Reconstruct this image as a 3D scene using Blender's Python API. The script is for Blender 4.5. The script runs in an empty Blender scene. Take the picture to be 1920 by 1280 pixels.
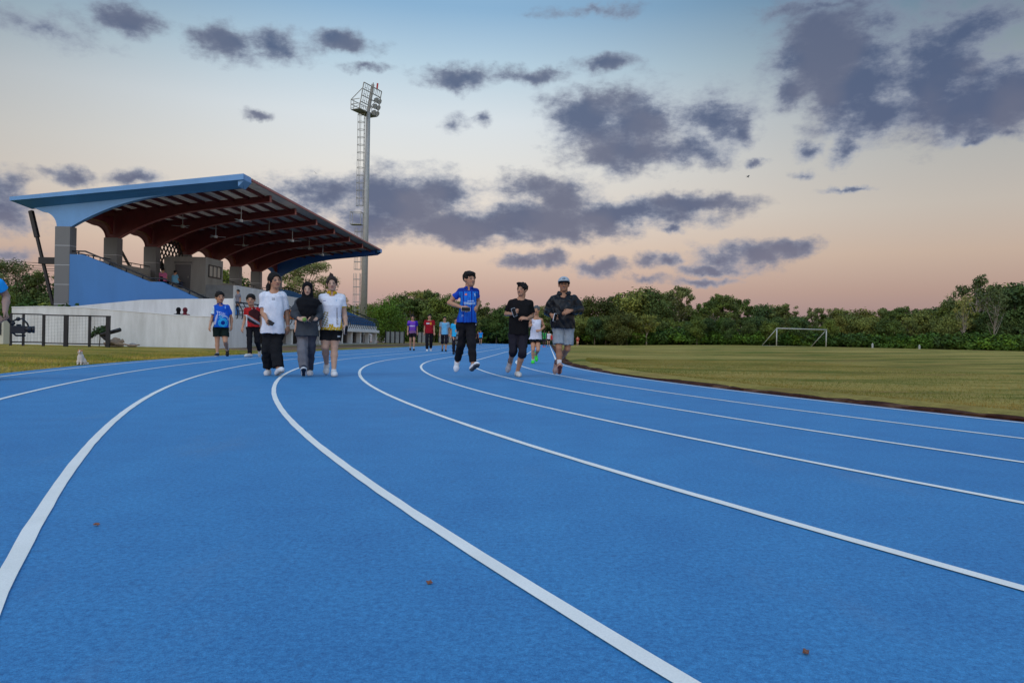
import bpy, math, random
import numpy as np
from mathutils import Matrix, Vector
PI=math.pi
SC=bpy.context.scene
COL=SC.collection
# ---------------------------------------------------------------- camera
FPX,PITCH,ROLL,CH=1394.,-.0024,.0200,.6507       # focal (px of a 1920 frame), pitch, roll, lens height
cr,sr,cp,sp=math.cos(ROLL),math.sin(ROLL),math.cos(PITCH),math.sin(PITCH)
fw=Vector((0,cp,sp)); up0=Vector((0,-sp,cp)); rt0=Vector((1,0,0))
rt=rt0*cr+up0*sr; up=-rt0*sr+up0*cr
cam=bpy.data.cameras.new('camera'); co=bpy.data.objects.new('camera',cam); COL.objects.link(co)
cam.sensor_width=36; cam.lens=FPX/1920*36; cam.clip_end=4000; cam.clip_start=.05
M=Matrix.Identity(4)
for i in range(3): M[i][0],M[i][1],M[i][2]=rt[i],up[i],-fw[i]
M[2][3]=CH
co.matrix_world=M; SC.camera=co
# ---------------------------------------------------------------- colour helpers, sun, exposure
def lin(c): return c/12.92 if c<=.04045 else ((c+.055)/1.055)**2.4
def S(r,g,b): return (lin(r/255),lin(g/255),lin(b/255),1)
SC.view_settings.view_transform='Standard'; SC.view_settings.look='None'
SC.view_settings.exposure=0; SC.view_settings.gamma=1
SUN_AZ,SUN_EL=math.radians(215),math.radians(38)      # behind the camera, to the left; low soft glow
sl=bpy.data.lights.new('sun','SUN'); sl.energy=.85; sl.angle=math.radians(35); sl.color=(1,.9,.8)
so=bpy.data.objects.new('sun',sl); COL.objects.link(so)
sd=Vector((math.sin(SUN_AZ)*math.cos(SUN_EL),math.cos(SUN_AZ)*math.cos(SUN_EL),math.sin(SUN_EL)))
so.rotation_euler=sd.to_track_quat('Z','Y').to_euler()
# ---------------------------------------------------------------- photo geometry helpers
def ray(x,y):
    x=(x-960)/FPX; y=-(y-640)/FPX
    x,y=cr*x-sr*y,sr*x+cr*y
    return np.array([x,cp-sp*y,sp+cp*y])
TH=.0479; DU=np.array([math.sin(TH),math.cos(TH)]); DN=np.array([-math.cos(TH),math.sin(TH)])
def gnd(x,y,z=0):
    r=ray(x,y); t=(z-CH)/r[2]; return float(r[0]*t),float(r[1]*t)
def atD(x,y,D):
    r=ray(x,y); t=D/r[1]; return float(r[0]*t),D,float(CH+r[2]*t)
def azel(x,y):
    r=ray(x,y); return math.atan2(r[0],r[1]), math.atan2(r[2],math.hypot(r[0],r[1]))
# ---------------------------------------------------------------- world: dusk sky with clouds laid out by direction
W=bpy.data.worlds.new('World'); SC.world=W; W.use_nodes=True
nt=W.node_tree; nt.nodes.clear()
class NB:
    def __init__(s,nt): s.nt=nt
    def n(s,t,**k):
        o=s.nt.nodes.new(t)
        for a,v in k.items(): setattr(o,a,v)
        return o
    def put(s,sock,v):
        if isinstance(v,bpy.types.NodeSocket): s.nt.links.new(v,sock)
        else: sock.default_value=v
    def m(s,op,a,b=0.,c=0.,clamp=False):
        o=s.n('ShaderNodeMath',operation=op,use_clamp=clamp)
        s.put(o.inputs[0],a); s.put(o.inputs[1],b); s.put(o.inputs[2],c); return o.outputs[0]
    def v(s,op,a,b=(0,0,0),c=None):
        o=s.n('ShaderNodeVectorMath',operation=op)
        s.put(o.inputs[0],a); s.put(o.inputs[1],b)
        if c is not None: s.put(o.inputs[2],c)
        return o.outputs['Value'] if op in('LENGTH','DOT_PRODUCT') else o.outputs[0]
    def mix(s,f,a,b,bt='MIX'):
        o=s.n('ShaderNodeMix',data_type='RGBA',blend_type=bt)
        s.put(o.inputs[0],f); s.put(o.inputs[6],a); s.put(o.inputs[7],b); return o.outputs[2]
    def ramp(s,f,st,interp='LINEAR'):
        o=s.n('ShaderNodeValToRGB'); r=o.color_ramp; r.interpolation=interp
        while len(r.elements)<len(st): r.elements.new(.5)
        for e,(p,c) in zip(r.elements,st):
            e.position=p; e.color=c if len(c)==4 else (*c,1)
        s.put(o.inputs[0],f); return o.outputs[0]
    def noise(s,vec,scale,det=4,rough=.5,dist=0.,col=False):
        o=s.n('ShaderNodeTexNoise'); s.put(o.inputs['Vector'],vec)
        o.inputs['Scale'].default_value=scale; o.inputs['Detail'].default_value=det
        o.inputs['Roughness'].default_value=rough; o.inputs['Distortion'].default_value=dist
        return o.outputs['Color' if col else 'Fac']
    def mr(s,v,a,b,c=0.,d=1.):
        o=s.n('ShaderNodeMapRange',interpolation_type='SMOOTHSTEP')
        for i,x in enumerate((v,a,b,c,d)): s.put(o.inputs[i],x)
        return o.outputs[0]
B=NB(nt)
geo=B.n('ShaderNodeTexCoord').outputs['Generated']
sx=B.n('ShaderNodeSeparateXYZ'); B.put(sx.inputs[0],geo)
X,Y,Z=sx.outputs
az=B.m('ARCTAN2',X,Y); el=B.m('ARCSINE',Z)
elp=lambda y: math.atan((637-y)/FPX)
sky=B.ramp(B.m('MULTIPLY',el,1/1.6,clamp=True),[(p/1.6,c) for p,c in [
 (0.,S(158,134,138)),(elp(590),S(172,145,145)),(elp(545),S(194,164,152)),(elp(480),S(217,193,175)),(elp(400),S(222,212,201)),
 (elp(320),S(218,217,213)),(elp(230),S(208,216,221)),(elp(130),S(176,199,214)),(elp(20),S(132,169,200)),(.8,S(120,165,210)),(1.5,S(150,180,215))]])
# sky dimmed far left and right like vignetting, brightened unseen behind to add light
side=B.m('ABSOLUTE',B.m('SUBTRACT',az,-.13))
k1=B.mr(side,.05,.74,1.12,.5)
hi=B.mr(el,.02,.4,.3,1.)
k=B.m('ADD',1.,B.m('MULTIPLY',B.m('SUBTRACT',k1,1.),hi))
back=B.mr(side,.9,2.4,0.,1.)
k=B.m('ADD',k,B.m('MULTIPLY',back,1.15))
zen=B.mr(el,.5,1.2,0.,.55)
k=B.m('ADD',k,zen)
sky=B.mix(1.,sky,B.n('ShaderNodeCombineXYZ').outputs[0],'MULTIPLY')
cmb=nt.nodes[-1]
cx_=[n for n in nt.nodes if n.type=='COMBXYZ'][0]
for i in range(3): nt.links.new(k,cx_.inputs[i])
P=B.n('ShaderNodeCombineXYZ'); B.put(P.inputs[0],az); B.put(P.inputs[1],el); P=P.outputs[0]
n1=B.noise(geo,14,5,.55,col=True); n2=B.noise(geo,55,4,.6,col=True)
off=B.v('MULTIPLY',B.v('SUBTRACT',n1,(.5,.5,.5)),(.05,.035,0))
off2=B.v('MULTIPLY',B.v('SUBTRACT',n2,(.5,.5,.5)),(.022,.016,0))
P2=B.v('ADD',B.v('ADD',P,off),off2)
blobs=[(430,84,48,26),(520,74,56,24),(640,84,58,18),(690,130,45,9,-.25),(240,38,60,24,-.1),(100,60,100,30,-.35),
(860,147,62,17),(990,142,66,14),(1130,120,55,17,-.15),(1110,225,66,46,.2),(1200,225,70,42,.15),(1170,278,90,32,.1),(1295,285,58,24),
(1345,232,52,40,.15),(1400,240,26,26),(1560,100,78,64,.25),(1610,165,72,58,.25),(1640,210,60,36,.2),(1800,60,70,38,.15),(1770,115,60,56,.2),(1860,180,90,38,.3),(1750,150,76,46,.1),(1790,212,80,32,.2),(1575,280,26,24),(1515,275,22,16),
(1478,178,28,22),(560,358,60,28),(620,372,70,34),(740,380,110,42,.15),(820,365,80,34),(710,412,70,34),(880,428,120,22,.25),(1010,416,140,24,.3),(1150,404,130,20,.3),
(1270,386,95,15,.25),(1000,352,62,28),(1060,375,60,28),(900,440,120,8),(985,490,52,12),(1035,492,26,14),(1125,500,36,14),
(1215,490,26,13),(1250,489,26,12),(1350,482,50,22),(1420,474,52,22),(1480,460,48,16),(1515,455,26,14),(1340,500,52,10),(1330,525,54,9,-.2),(1205,522,50,8,-.3),
(130,335,34,15,-.1),(245,338,42,12,-.1),(10,350,32,28,-.2),(20,400,50,34,-.2),(35,470,42,12,-.15),(360,360,60,16,-.25),(470,213,30,9,-.2),
(845,232,30,26,-.35),(1600,357,44,6,-.15),(1820,262,22,8,-.1),(1885,255,24,14,-.2),(1500,327,22,10,-.25),(1417,300,18,8,-.1),(1250,437,24,8,-.2),(1100,20,120,16,-.4),(1560,10,120,14,-.25),(900,215,20,14,-.35)]
acc=None
for b in blobs:
    cx,cy,rx,ry=b[:4]; w=b[4] if len(b)>4 else 0
    a0,e0=azel(cx,cy); ax=rx*1.28/FPX; ay=ry*1.28/FPX
    q=B.v('MULTIPLY_ADD',P2,(1/ax,1/ay,0),(-a0/ax,-e0/ay,0))
    d=B.m('SUBTRACT',1+w,B.v('LENGTH',q))
    acc=d if acc is None else B.m('SMOOTH_MAX',acc,d,.25)
# loose clouds elsewhere in the sky, outside the photographed part
gen=B.m('MULTIPLY_ADD',B.noise(B.v('MULTIPLY',geo,(1,1,2.4)),2.6,5,.55),4.,-2.3)
gen=B.m('SUBTRACT',gen,B.mr(B.m('MAXIMUM',B.m('MULTIPLY',side,1.2),B.m('ADD',el,.25)),.75,1.0,4.,0.))
acc=B.m('MAXIMUM',acc,gen)
n3=B.noise(B.v('MULTIPLY',geo,(1,1,1.9)),20,9,.66)
n4=B.noise(B.v('MULTIPLY',geo,(1,1,1.3)),9,3,.5)
dens=B.m('ADD',acc,B.m('MULTIPLY',B.m('SUBTRACT',n3,.5),2.2))
dens=B.m('ADD',dens,B.m('MULTIPLY',B.m('SUBTRACT',n4,.5),.4))
al=B.mr(dens,-.26,.62,0.,.92)
core=B.mr(dens,.05,.95,0.,1.)
ccol=B.mix(core,S(152,160,178),S(76,91,124))
ccol=B.mix(B.mr(n4,.42,.62,0.,.55),ccol,S(110,112,132))
lowc=B.mr(el,.03,.17,1.,0.)
ccol=B.mix(B.m('MULTIPLY',lowc,.5),ccol,S(150,144,156))
ccol=B.mix(B.m('MULTIPLY',B.mr(el,.25,.4,0.,1.),.35),ccol,S(80,95,124))
out=B.mix(al,sky,ccol)
# ground half of the world
out=B.mix(B.mr(el,-.02,0.,1.,0.),out,S(70,80,60))
bg=B.n('ShaderNodeBackground'); B.put(bg.inputs[0],out); bg.inputs[1].default_value=1.
wo=B.n('ShaderNodeOutputWorld'); nt.links.new(bg.outputs[0],wo.inputs[0])
W.cycles.sampling_method='NONE'
SC.cycles.max_bounces=5; SC.cycles.diffuse_bounces=2; SC.cycles.glossy_bounces=2; SC.cycles.transparent_max_bounces=4

# ---------------------------------------------------------------- materials
MATS={}
def mat(name,col=(.5,.5,.5,1),rough=.7,spec=.5,metal=0.,var=0.,vscale=6.,bump=0.,bscale=40.,attr=False,coat=0.,tex=None,sheen=0.):
    if name in MATS: return MATS[name]
    m=bpy.data.materials.new(name); m.use_nodes=True; MATS[name]=m
    nt=m.node_tree; b=NB(nt); p=nt.nodes['Principled BSDF']
    p.inputs['Roughness'].default_value=rough; p.inputs['Specular IOR Level'].default_value=spec
    p.inputs['Metallic'].default_value=metal; p.inputs['Coat Weight'].default_value=coat
    p.inputs['Sheen Weight'].default_value=sheen
    oc=b.n('ShaderNodeTexCoord').outputs['Object']
    if attr:
        a=b.n('ShaderNodeAttribute'); a.attribute_name='Col'; c=a.outputs['Color']
    else:
        c=b.n('ShaderNodeRGB'); c.outputs[0].default_value=col; c=c.outputs[0]
    if var:
        f=b.noise(oc,vscale,6,.6)
        c=b.mix(1.,c,b.ramp(f,[(.25,(1-var,)*3),(.75,(1+var,)*3)]),'MULTIPLY')
    if tex: c=tex(b,oc,c,p)
    b.put(p.inputs['Base Color'],c)
    if bump:
        bn=b.n('ShaderNodeBump'); bn.inputs['Strength'].default_value=bump; bn.inputs['Distance'].default_value=.02
        b.put(bn.inputs['Height'],b.noise(oc,bscale,5,.6)); b.put(p.inputs['Normal'],bn.outputs[0])
    return m
def empty(name,loc=(0,0,0),rz=0.,label=None,cat=None,group=None,kind=None):
    o=bpy.data.objects.new(name,None); COL.objects.link(o); o.location=loc; o.rotation_euler=(0,0,rz); o.empty_display_size=.2
    tag(o,label,cat,group,kind); return o
def tag(o,label=None,cat=None,group=None,kind=None):
    if label: o['label']=label
    if cat: o['category']=cat
    if group: o['group']=group
    if kind: o['kind']=kind
    return o
def npmesh(name,V,F,m,parent=None,col=None,smooth=True,loc=None):
    """V (n,3) array, F (k,q) array of equal-sized faces -> one mesh object"""
    V=np.asarray(V,np.float32); F=np.asarray(F,np.int32)
    me=bpy.data.meshes.new(name); me.vertices.add(len(V)); me.vertices.foreach_set('co',V.ravel())
    k,q=F.shape
    me.loops.add(k*q); me.loops.foreach_set('vertex_index',F.ravel())
    me.polygons.add(k); me.polygons.foreach_set('loop_start',np.arange(0,k*q,q,dtype=np.int32))
    me.polygons.foreach_set('loop_total',np.full(k,q,np.int32))
    me.update(calc_edges=True); me.validate()
    if smooth: me.polygons.foreach_set('use_smooth',np.ones(len(me.polygons),bool))
    if col is not None:
        c=np.ones((len(V),4),np.float32); c[:,:3]=np.asarray(col)[:,:3]
        a=me.color_attributes.new('Col','FLOAT_COLOR','POINT'); a.data.foreach_set('color',c.ravel())
    me.materials.append(m)
    o=bpy.data.objects.new(name,me); COL.objects.link(o)
    if parent: o.parent=parent
    if loc is not None: o.location=loc
    return o
class MB:
    """collects boxes, prisms and tubes, then links them as one mesh object"""
    def __init__(s): s.v=[]; s.f=[]; s.c=[]; s.cc=None
    def add(s,v,f):
        n=len(s.v); s.v+= [tuple(map(float,p)) for p in v]; s.f+=[tuple(n+i for i in q) for q in f]
        s.c+=[s.cc]*len(v); return s
    def box(s,a,b):
        x0,y0,z0=a; x1,y1,z1=b
        return s.add([(x0,y0,z0),(x1,y0,z0),(x1,y1,z0),(x0,y1,z0),(x0,y0,z1),(x1,y0,z1),(x1,y1,z1),(x0,y1,z1)],
            [(0,3,2,1),(4,5,6,7),(0,1,5,4),(1,2,6,5),(2,3,7,6),(3,0,4,7)])
    def prism(s,pts,axis,a,b):
        """polygon pts (2d) swept from a to b along axis 'x','y','z'"""
        n=len(pts)
        def P(p,t): return {'x':(t,p[0],p[1]),'y':(p[0],t,p[1]),'z':(p[0],p[1],t)}[axis]
        v=[P(p,a) for p in pts]+[P(p,b) for p in pts]
        return s.add(v,[tuple(range(n)),tuple(range(2*n-1,n-1,-1))]+[(i,i+n,(i+1)%n+n,(i+1)%n) for i in range(n)])
    def tube(s,pts,r,n=6,cap=True,r2=None):
        pts=[Vector(p) for p in pts]; rs=[r]*len(pts) if r2 is None else list(np.linspace(r,r2,len(pts)))
        v=[];f=[]
        for i,p in enumerate(pts):
            t=(pts[min(i+1,len(pts)-1)]-pts[max(i-1,0)]).normalized()
            a=Vector((0,0,1)) if abs(t.z)<.9 else Vector((1,0,0))
            u=t.cross(a).normalized(); w=t.cross(u)
            for j in range(n):
                an=2*PI*j/n; v.append(p+(u*math.cos(an)+w*math.sin(an))*rs[i])
        for i in range(len(pts)-1):
            for j in range(n): f.append((i*n+j,(i+1)*n+j,(i+1)*n+(j+1)%n,i*n+(j+1)%n))
        if cap: f+=[tuple(range(n)),tuple(reversed(range((len(pts)-1)*n,len(pts)*n)))]
        return s.add(v,f)
    def bar(s,a,b,w,h=None):
        """square bar between two points"""
        h=h or w; a=Vector(a);b=Vector(b); t=(b-a).normalized()
        q=Vector((0,0,1)) if abs(t.z)<.95 else Vector((0,1,0))
        u=t.cross(q).normalized()*w/2; k=u.cross(t).normalized()*h/2
        v=[p+x for p in(a,b) for x in(-u-k,u-k,u+k,-u+k)]
        return s.add(v,[(0,1,2,3),(7,6,5,4),(0,4,5,1),(1,5,6,2),(2,6,7,3),(3,7,4,0)])
    def build(s,name,m,parent=None,smooth=False,bevel=0.,loc=None):
        me=bpy.data.meshes.new(name); me.from_pydata(s.v,[],s.f); me.update()
        if s.cc is not None or any(c is not None for c in s.c):
            a=me.color_attributes.new('Col','FLOAT_COLOR','POINT')
            a.data.foreach_set('color',np.array([(c or (.5,.5,.5,1)) for c in s.c],np.float32).ravel())
        if smooth:
            me.polygons.foreach_set('use_smooth',np.ones(len(me.polygons),bool))
        me.materials.append(m); o=bpy.data.objects.new(name,me); COL.objects.link(o)
        if parent: o.parent=parent
        if loc is not None: o.location=loc
        if bevel:
            bv=o.modifiers.new('bevel','BEVEL'); bv.width=bevel; bv.segments=2; bv.limit_method='ANGLE'
        return o
def fix_normals(o):
    import bmesh
    bm=bmesh.new(); bm.from_mesh(o.data); bmesh.ops.recalc_face_normals(bm,faces=bm.faces); bm.to_mesh(o.data); bm.free(); return o
def copy_tree(o,parent=None,**k):
    c=o.copy(); COL.objects.link(c); c.parent=parent
    for ch in KIDS.get(o.name,[]): copy_tree(ch,c)
    return c
KIDS={}
def reg(root):
    for o in list(COL.objects):
        if o.parent==root: KIDS.setdefault(root.name,[]).append(o); reg(o)
# ================================================================ GROUND
TC=np.array([36.78,21.35]); R0=35.43; LN=1.22; STR=84.39
def smooth01(t): t=np.clip(t,0,1); return t*t*(3-2*t)
def radof(x,y):
    """distance from the infield's centre spine (straight-bend-straight-bend)"""
    px,py=x-TC[0],y-TC[1]; al=px*DU[0]+py*DU[1]; la=px*DN[0]+py*DN[1]
    al=np.where(al<0,al,np.where(al>STR,al-STR,0)); return np.hypot(al,la)
def zg(x,y):
    """gentle rise of the infield and of the land beyond it"""
    x=np.asarray(x,float); y=np.asarray(y,float)
    r=radof(x,y)
    zi=.5*smooth01((R0-1.0-r)/30.)
    zo=.5*smooth01((r-R0-13)/25.)*smooth01((x+5)/45.)
    return np.where(r<R0,zi,zo)
def spine(t,R):
    """point at parameter t in [0,1) round the closed oval of radius R, starting at camera-side bend"""
    Lb=PI*R; T=2*STR+2*Lb; s=(t%1)*T
    d=DU;n=DN
    if s<STR: p=TC+d*s+n*R; return p
    s-=STR
    if s<Lb:
        a=s/R; return TC+d*STR+n*math.cos(a)*R+d*math.sin(a)*R
    s-=Lb
    if s<STR: return TC+d*(STR-s)-n*R
    s-=STR; a=s/R; return TC-n*math.cos(a)*R-d*math.sin(a)*R
def ring(name,Ra,Rb,z,m,N=1400,jit=None,kind=None,zb=None,parent=None):
    V=[];F=[]
    # sample by spine station so both edges stay level with one another
    T=[]
    nb=N//2-100
    for i in range(100): T.append(('s',i/100))
    for i in range(nb): T.append(('f',i/nb))
    for i in range(100): T.append(('r',i/100))
    for i in range(nb): T.append(('n',i/nb))
    for i,(k_,t) in enumerate(T):
        for j,R in enumerate((Ra,Rb)):
            R=R+(jit(i,j) if jit else 0)
            if k_=='s': p=TC+DU*STR*t+DN*R
            elif k_=='f': p=TC+DU*STR+DN*math.cos(PI*t)*R+DU*math.sin(PI*t)*R
            elif k_=='r': p=TC+DU*STR*(1-t)-DN*R
            else: p=TC-DN*math.cos(PI*t)*R-DU*math.sin(PI*t)*R
            V.append((p[0],p[1],(z if j==0 or zb is None else zb)))
    n=len(T)
    for i in range(n):
        a=2*i;b=2*((i+1)%n); F.append((a,a+1,b+1,b))
    o=npmesh(name,V,F,m,parent,smooth=False); 
    if kind: o['kind']=kind
    return o
def t_track(b,oc,c,p):
    big=b.noise(oc,.35,6,.65); mid=b.noise(oc,3.,6,.65); fine=b.noise(oc,55,4,.75); gr=b.noise(oc,380,2,.8)
    st=b.noise(b.v('MULTIPLY',oc,(1,.3,1)),1.3,5,.7)
    c=b.mix(1.,c,b.ramp(big,[(.34,(.86,.9,.93)),(.66,(1.1,1.08,1.05))]),'MULTIPLY')
    c=b.mix(1.,c,b.ramp(mid,[(.34,(.88,.91,.94)),(.66,(1.08,1.06,1.04))]),'MULTIPLY')
    c=b.mix(1.,c,b.ramp(fine,[(.33,(.58,.68,.76)),(.67,(1.34,1.26,1.2))]),'MULTIPLY')
    c=b.mix(1.,c,b.ramp(b.noise(oc,150,3,.75),[(.33,(.66,.74,.8)),(.67,(1.28,1.22,1.16))]),'MULTIPLY')
    c=b.mix(b.mr(b.noise(oc,32,5,.7),.63,.74,0.,.75),c,(.012,.075,.2,1))
    c=b.mix(b.mr(b.noise(b.v('ADD',oc,(9,4,0)),21,5,.8),.67,.76,0.,.4),c,(.22,.3,.42,1))
    c=b.mix(.9,c,b.ramp(gr,[(.3,(.5,.6,.7)),(.7,(1.5,1.38,1.28))]),'MULTIPLY')
    sc=b.mr(b.noise(oc,9,5,.75),.6,.74,0.,.55)
    c=b.mix(sc,c,(.03,.09,.2,1))
    ds=b.mr(st,.55,.8,0.,.28); c=b.mix(ds,c,(.2,.24,.3,1))
    bn=b.n('ShaderNodeBump'); bn.inputs['Strength'].default_value=.3; bn.inputs['Distance'].default_value=.003
    b.put(bn.inputs['Height'],b.m('ADD',gr,b.m('MULTIPLY',fine,1.5))); b.put(p.inputs['Normal'],bn.outputs[0])
    return c
m_track=mat('track_rubber',(.046,.228,.465,1),rough=.68,spec=.4,tex=t_track)
def t_line(b,oc,c,p):
    w=b.mr(b.noise(oc,45,5,.75),.64,.78,0.,.3)
    c=b.mix(w,c,(.4,.48,.55,1))
    c=b.mix(1.,c,b.ramp(b.noise(oc,4,4,.6),[(.3,(.94,.94,.93)),(.7,(1.03,1.03,1.03))]),'MULTIPLY')
    return b.mix(.6,c,b.ramp(b.noise(oc,200,3,.7),[(.3,(.84,.84,.84)),(.7,(1.1,1.1,1.1))]),'MULTIPLY')
m_line=mat('line_paint',(.95,.875,.79,1),rough=.6,tex=t_line)
ring('running_track',R0-.12,R0+8*LN+.32,0.,m_track,kind='structure')
rng=np.random.RandomState(4)
for i in range(9):
    w=.05 if i not in(5,6) else .05
    ring('lane_line',R0+i*LN-w/2,R0+i*LN+w/2,.004,m_line,kind='structure',N=1800,jit=lambda a,j:float(rng.normal()*.0012))
# grass materials driven by position
def t_grass(dirt):
    def t(b,oc,c,p):
        big=b.noise(b.v('MULTIPLY',oc,(.6,1,1)),.09,5,.6); mid=b.noise(b.v('MULTIPLY',oc,(.7,1.6,1)),.5,7,.68); fine=b.noise(oc,14,4,.7); gr=b.noise(oc,90,2,.7)
        c=b.ramp(mid,[(.32,(.095,.095,.012)),(.45,(.185,.15,.022)),(.57,(.31,.225,.042)),(.7,(.42,.26,.08))])
        c=b.mix(b.mr(big,.36,.6,0.,.75),c,(.52,.36,.11,1))
        c=b.mix(1.,c,b.ramp(fine,[(.25,(.55,.6,.5)),(.75,(1.4,1.35,1.3))]),'MULTIPLY')
        c=b.mix(.8,c,b.ramp(gr,[(.25,(.5,.55,.5)),(.75,(1.4,1.4,1.3))]),'MULTIPLY')
        c=b.mix(b.mr(b.noise(b.v('MULTIPLY',oc,(.35,1,1)),.55,7,.72),.5,.66,0.,.75),c,(.26,.15,.04,1))
        c=b.mix(b.mr(b.noise(b.v('MULTIPLY',oc,(.5,1,1)),.33,6,.7),.48,.62,0.,.85),c,(.085,.125,.01,1))
        if dirt:
            a=b.n('ShaderNodeAttribute'); a.attribute_name='Col'
            dn=b.m('ADD',a.outputs['Fac'],b.m('MULTIPLY',b.m('SUBTRACT',b.noise(oc,1.3,6,.7),.5),1.1))
            dc=b.ramp(fine,[(.3,(.13,.075,.045)),(.7,(.3,.19,.12))])
            c=b.mix(b.mr(dn,.4,.62,0.,1.),c,dc)
        bn=b.n('ShaderNodeBump'); bn.inputs['Strength'].default_value=.7; bn.inputs['Distance'].default_value=.03
        b.put(bn.inputs['Height'],b.m('ADD',fine,gr)); b.put(p.inputs['Normal'],bn.outputs[0])
        return c
    return t
m_field=mat('field_grass',rough=.9,spec=.15,tex=t_grass(False))
m_ground=mat('ground_grass',rough=.95,spec=.1,tex=t_grass(True))
# infield: spokes from spine outward
V=[];F=[]
RR=[0,4,8,12,16,20,24,27,29,31,32.5,33.5,34.2,R0-.75,R0-.4]
def stations():
    L=[]
    for i in range(60): L.append(('s',i/60))
    for i in range(90): L.append(('f',i/90))
    for i in range(60): L.append(('r',i/60))
    for i in range(90): L.append(('n',i/90))
    return L
ST=stations()
for k_,t in ST:
    for R in RR:
        if k_=='s': p=TC+DU*STR*t+DN*R
        elif k_=='f': p=TC+DU*STR+DN*math.cos(PI*t)*R+DU*math.sin(PI*t)*R
        elif k_=='r': p=TC+DU*STR*(1-t)-DN*R
        else: p=TC-DN*math.cos(PI*t)*R-DU*math.sin(PI*t)*R
        V.append((p[0],p[1],float(zg(p[0],p[1]))+(.035 if R<R0-.5 else .0)))
q=len(RR)
for i in range(len(ST)):
    for j in range(q-1):
        a=i*q+j;b=((i+1)%len(ST))*q+j; F.append((a,a+1,b+1,b))
npmesh('field',V,F,m_field)['kind']='structure'
# dark soil verge between track and infield: ragged lumpy strip
def t_soil(b,oc,c,p):
    f=b.noise(oc,9,6,.7)
    bn=b.n('ShaderNodeBump'); bn.inputs['Strength'].default_value=1.; bn.inputs['Distance'].default_value=.05
    b.put(bn.inputs['Height'],f); b.put(p.inputs['Normal'],bn.outputs[0])
    return b.mix(b.mr(b.noise(oc,1.2,4,.6),.5,.62,0.,1.),b.ramp(f,[(.3,(.018,.007,.005)),(.55,(.07,.024,.014)),(.75,(.14,.055,.033))]),b.ramp(f,[(.3,(.06,.03,.018)),(.6,(.2,.1,.06)),(.8,(.3,.19,.12))]))
m_soil=mat('soil',rough=.95,spec=.1,tex=t_soil)
V=[];F=[];rg=np.random.RandomState(3)
ns=2600; prof=[-.6,-.5,-.42,-.35,-.28,-.2,-.12]
hn=np.convolve(rg.rand(ns+40),np.ones(14)/14,'same')[20:-20]; hn=(hn-hn.mean())/hn.std()
hn2=np.convolve(rg.rand(ns+400),np.ones(120)/120,'same')[200:-200]; hn2=(hn2-hn2.mean())/hn2.std()
for i in range(ns):
    t=i/ns; base=max(.03,.055+.012*hn[i]+.012*hn2[i])
    for j,o_ in enumerate(prof):
        hump=[.02,.034,.034,.03,.022,.012,-.01][j]
        wdt=1+.25*hn2[i]+.12*hn[i]
        R=R0+o_*(wdt if j<5 else 1)
        p=None
        s=t*4
        if s<1: p=TC+DU*STR*s+DN*R
        elif s<2: p=TC+DU*STR+DN*math.cos(PI*(s-1))*R+DU*math.sin(PI*(s-1))*R
        elif s<3: p=TC+DU*STR*(3-s)-DN*R
        else: p=TC-DN*math.cos(PI*(s-3))*R-DU*math.sin(PI*(s-3))*R
        V.append((p[0],p[1],hump*(base/.06)+(rg.rand()-.5)*.016*(0<j<6)+(0. if j else .0)))
q=len(prof)
for i in range(ns):
    for j in range(q-1):
        a=i*q+j;b=((i+1)%ns)*q+j; F.append((a,a+1,b+1,b))
npmesh('soil_verge',V,F,m_soil)['kind']='structure'
# ground sheet to the horizon
ax=np.concatenate([[-3000,-1500,-700,-400,-250],np.arange(-160,161,2.),[250,400,700,1500,3000]])
ay=np.concatenate([[-3000,-1200,-400,-150,-60],np.arange(-40,220,2.),[300,400,700,1500,3000]])
gx,gy=np.meshgrid(ax,ay,indexing='ij')
r=radof(gx,gy); gz=np.where(r<R0+8*LN+2.2,-.03,zg(gx,gy)-.006)
uu=gx*DU[0]+gy*DU[1]; ww=gx*DN[0]+gy*DN[1]
dirt=np.clip(1-np.abs(ww-13.2)/3.8,0,1)*np.clip((uu-27)/5,0,1)*np.clip((125-uu)/40,0,1)
dirt=np.maximum(dirt,.8*np.clip(1-np.hypot(uu-85,ww-20)/18,0,1))
V=np.stack([gx,gy,gz],-1).reshape(-1,3); nx,ny=gx.shape
ii,jj=np.meshgrid(np.arange(nx-1),np.arange(ny-1),indexing='ij'); a=(ii*ny+jj).ravel()
F=np.stack([a,a+ny,a+ny+1,a+1],1)
npmesh('ground',V,F,m_ground,col=np.repeat(dirt.reshape(-1,1),3,1))['kind']='structure'
# ================================================================ GRANDSTAND (local x = along the straight, local y = away from the track)
RZ=math.atan2(DU[1],DU[0])
def uwp(u,w,z=0.): p=DU*u+DN*w; return (float(p[0]),float(p[1]),z)
def t_blue(b,oc,c,p):
    f=b.noise(oc,55,5,.7); g=b.noise(b.v('MULTIPLY',oc,(1,1,.3)),.8,5,.6)
    c=b.mix(1.,c,b.ramp(f,[(.25,(.8,.82,.86)),(.75,(1.2,1.16,1.12))]),'MULTIPLY')
    return b.mix(1.,c,b.ramp(g,[(.3,(.9,.9,.9)),(.7,(1.08,1.08,1.08))]),'MULTIPLY')
def t_conc(b,oc,c,p):
    f=b.noise(oc,30,5,.7); g=b.noise(b.v('MULTIPLY',oc,(1,1,.22)),1.5,6,.65)
    c=b.mix(1.,c,b.ramp(f,[(.25,(.88,.88,.88)),(.75,(1.1,1.1,1.1))]),'MULTIPLY')
    return b.mix(1.,c,b.ramp(g,[(.3,(.78,.77,.75)),(.65,(1.08,1.08,1.08))]),'MULTIPLY')
m_blue=mat('blue_paint',(.045,.19,.47,1),rough=.55,tex=t_blue)
m_lblue=mat('light_blue_paint',(.13,.32,.62,1),rough=.45,tex=t_blue)
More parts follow.
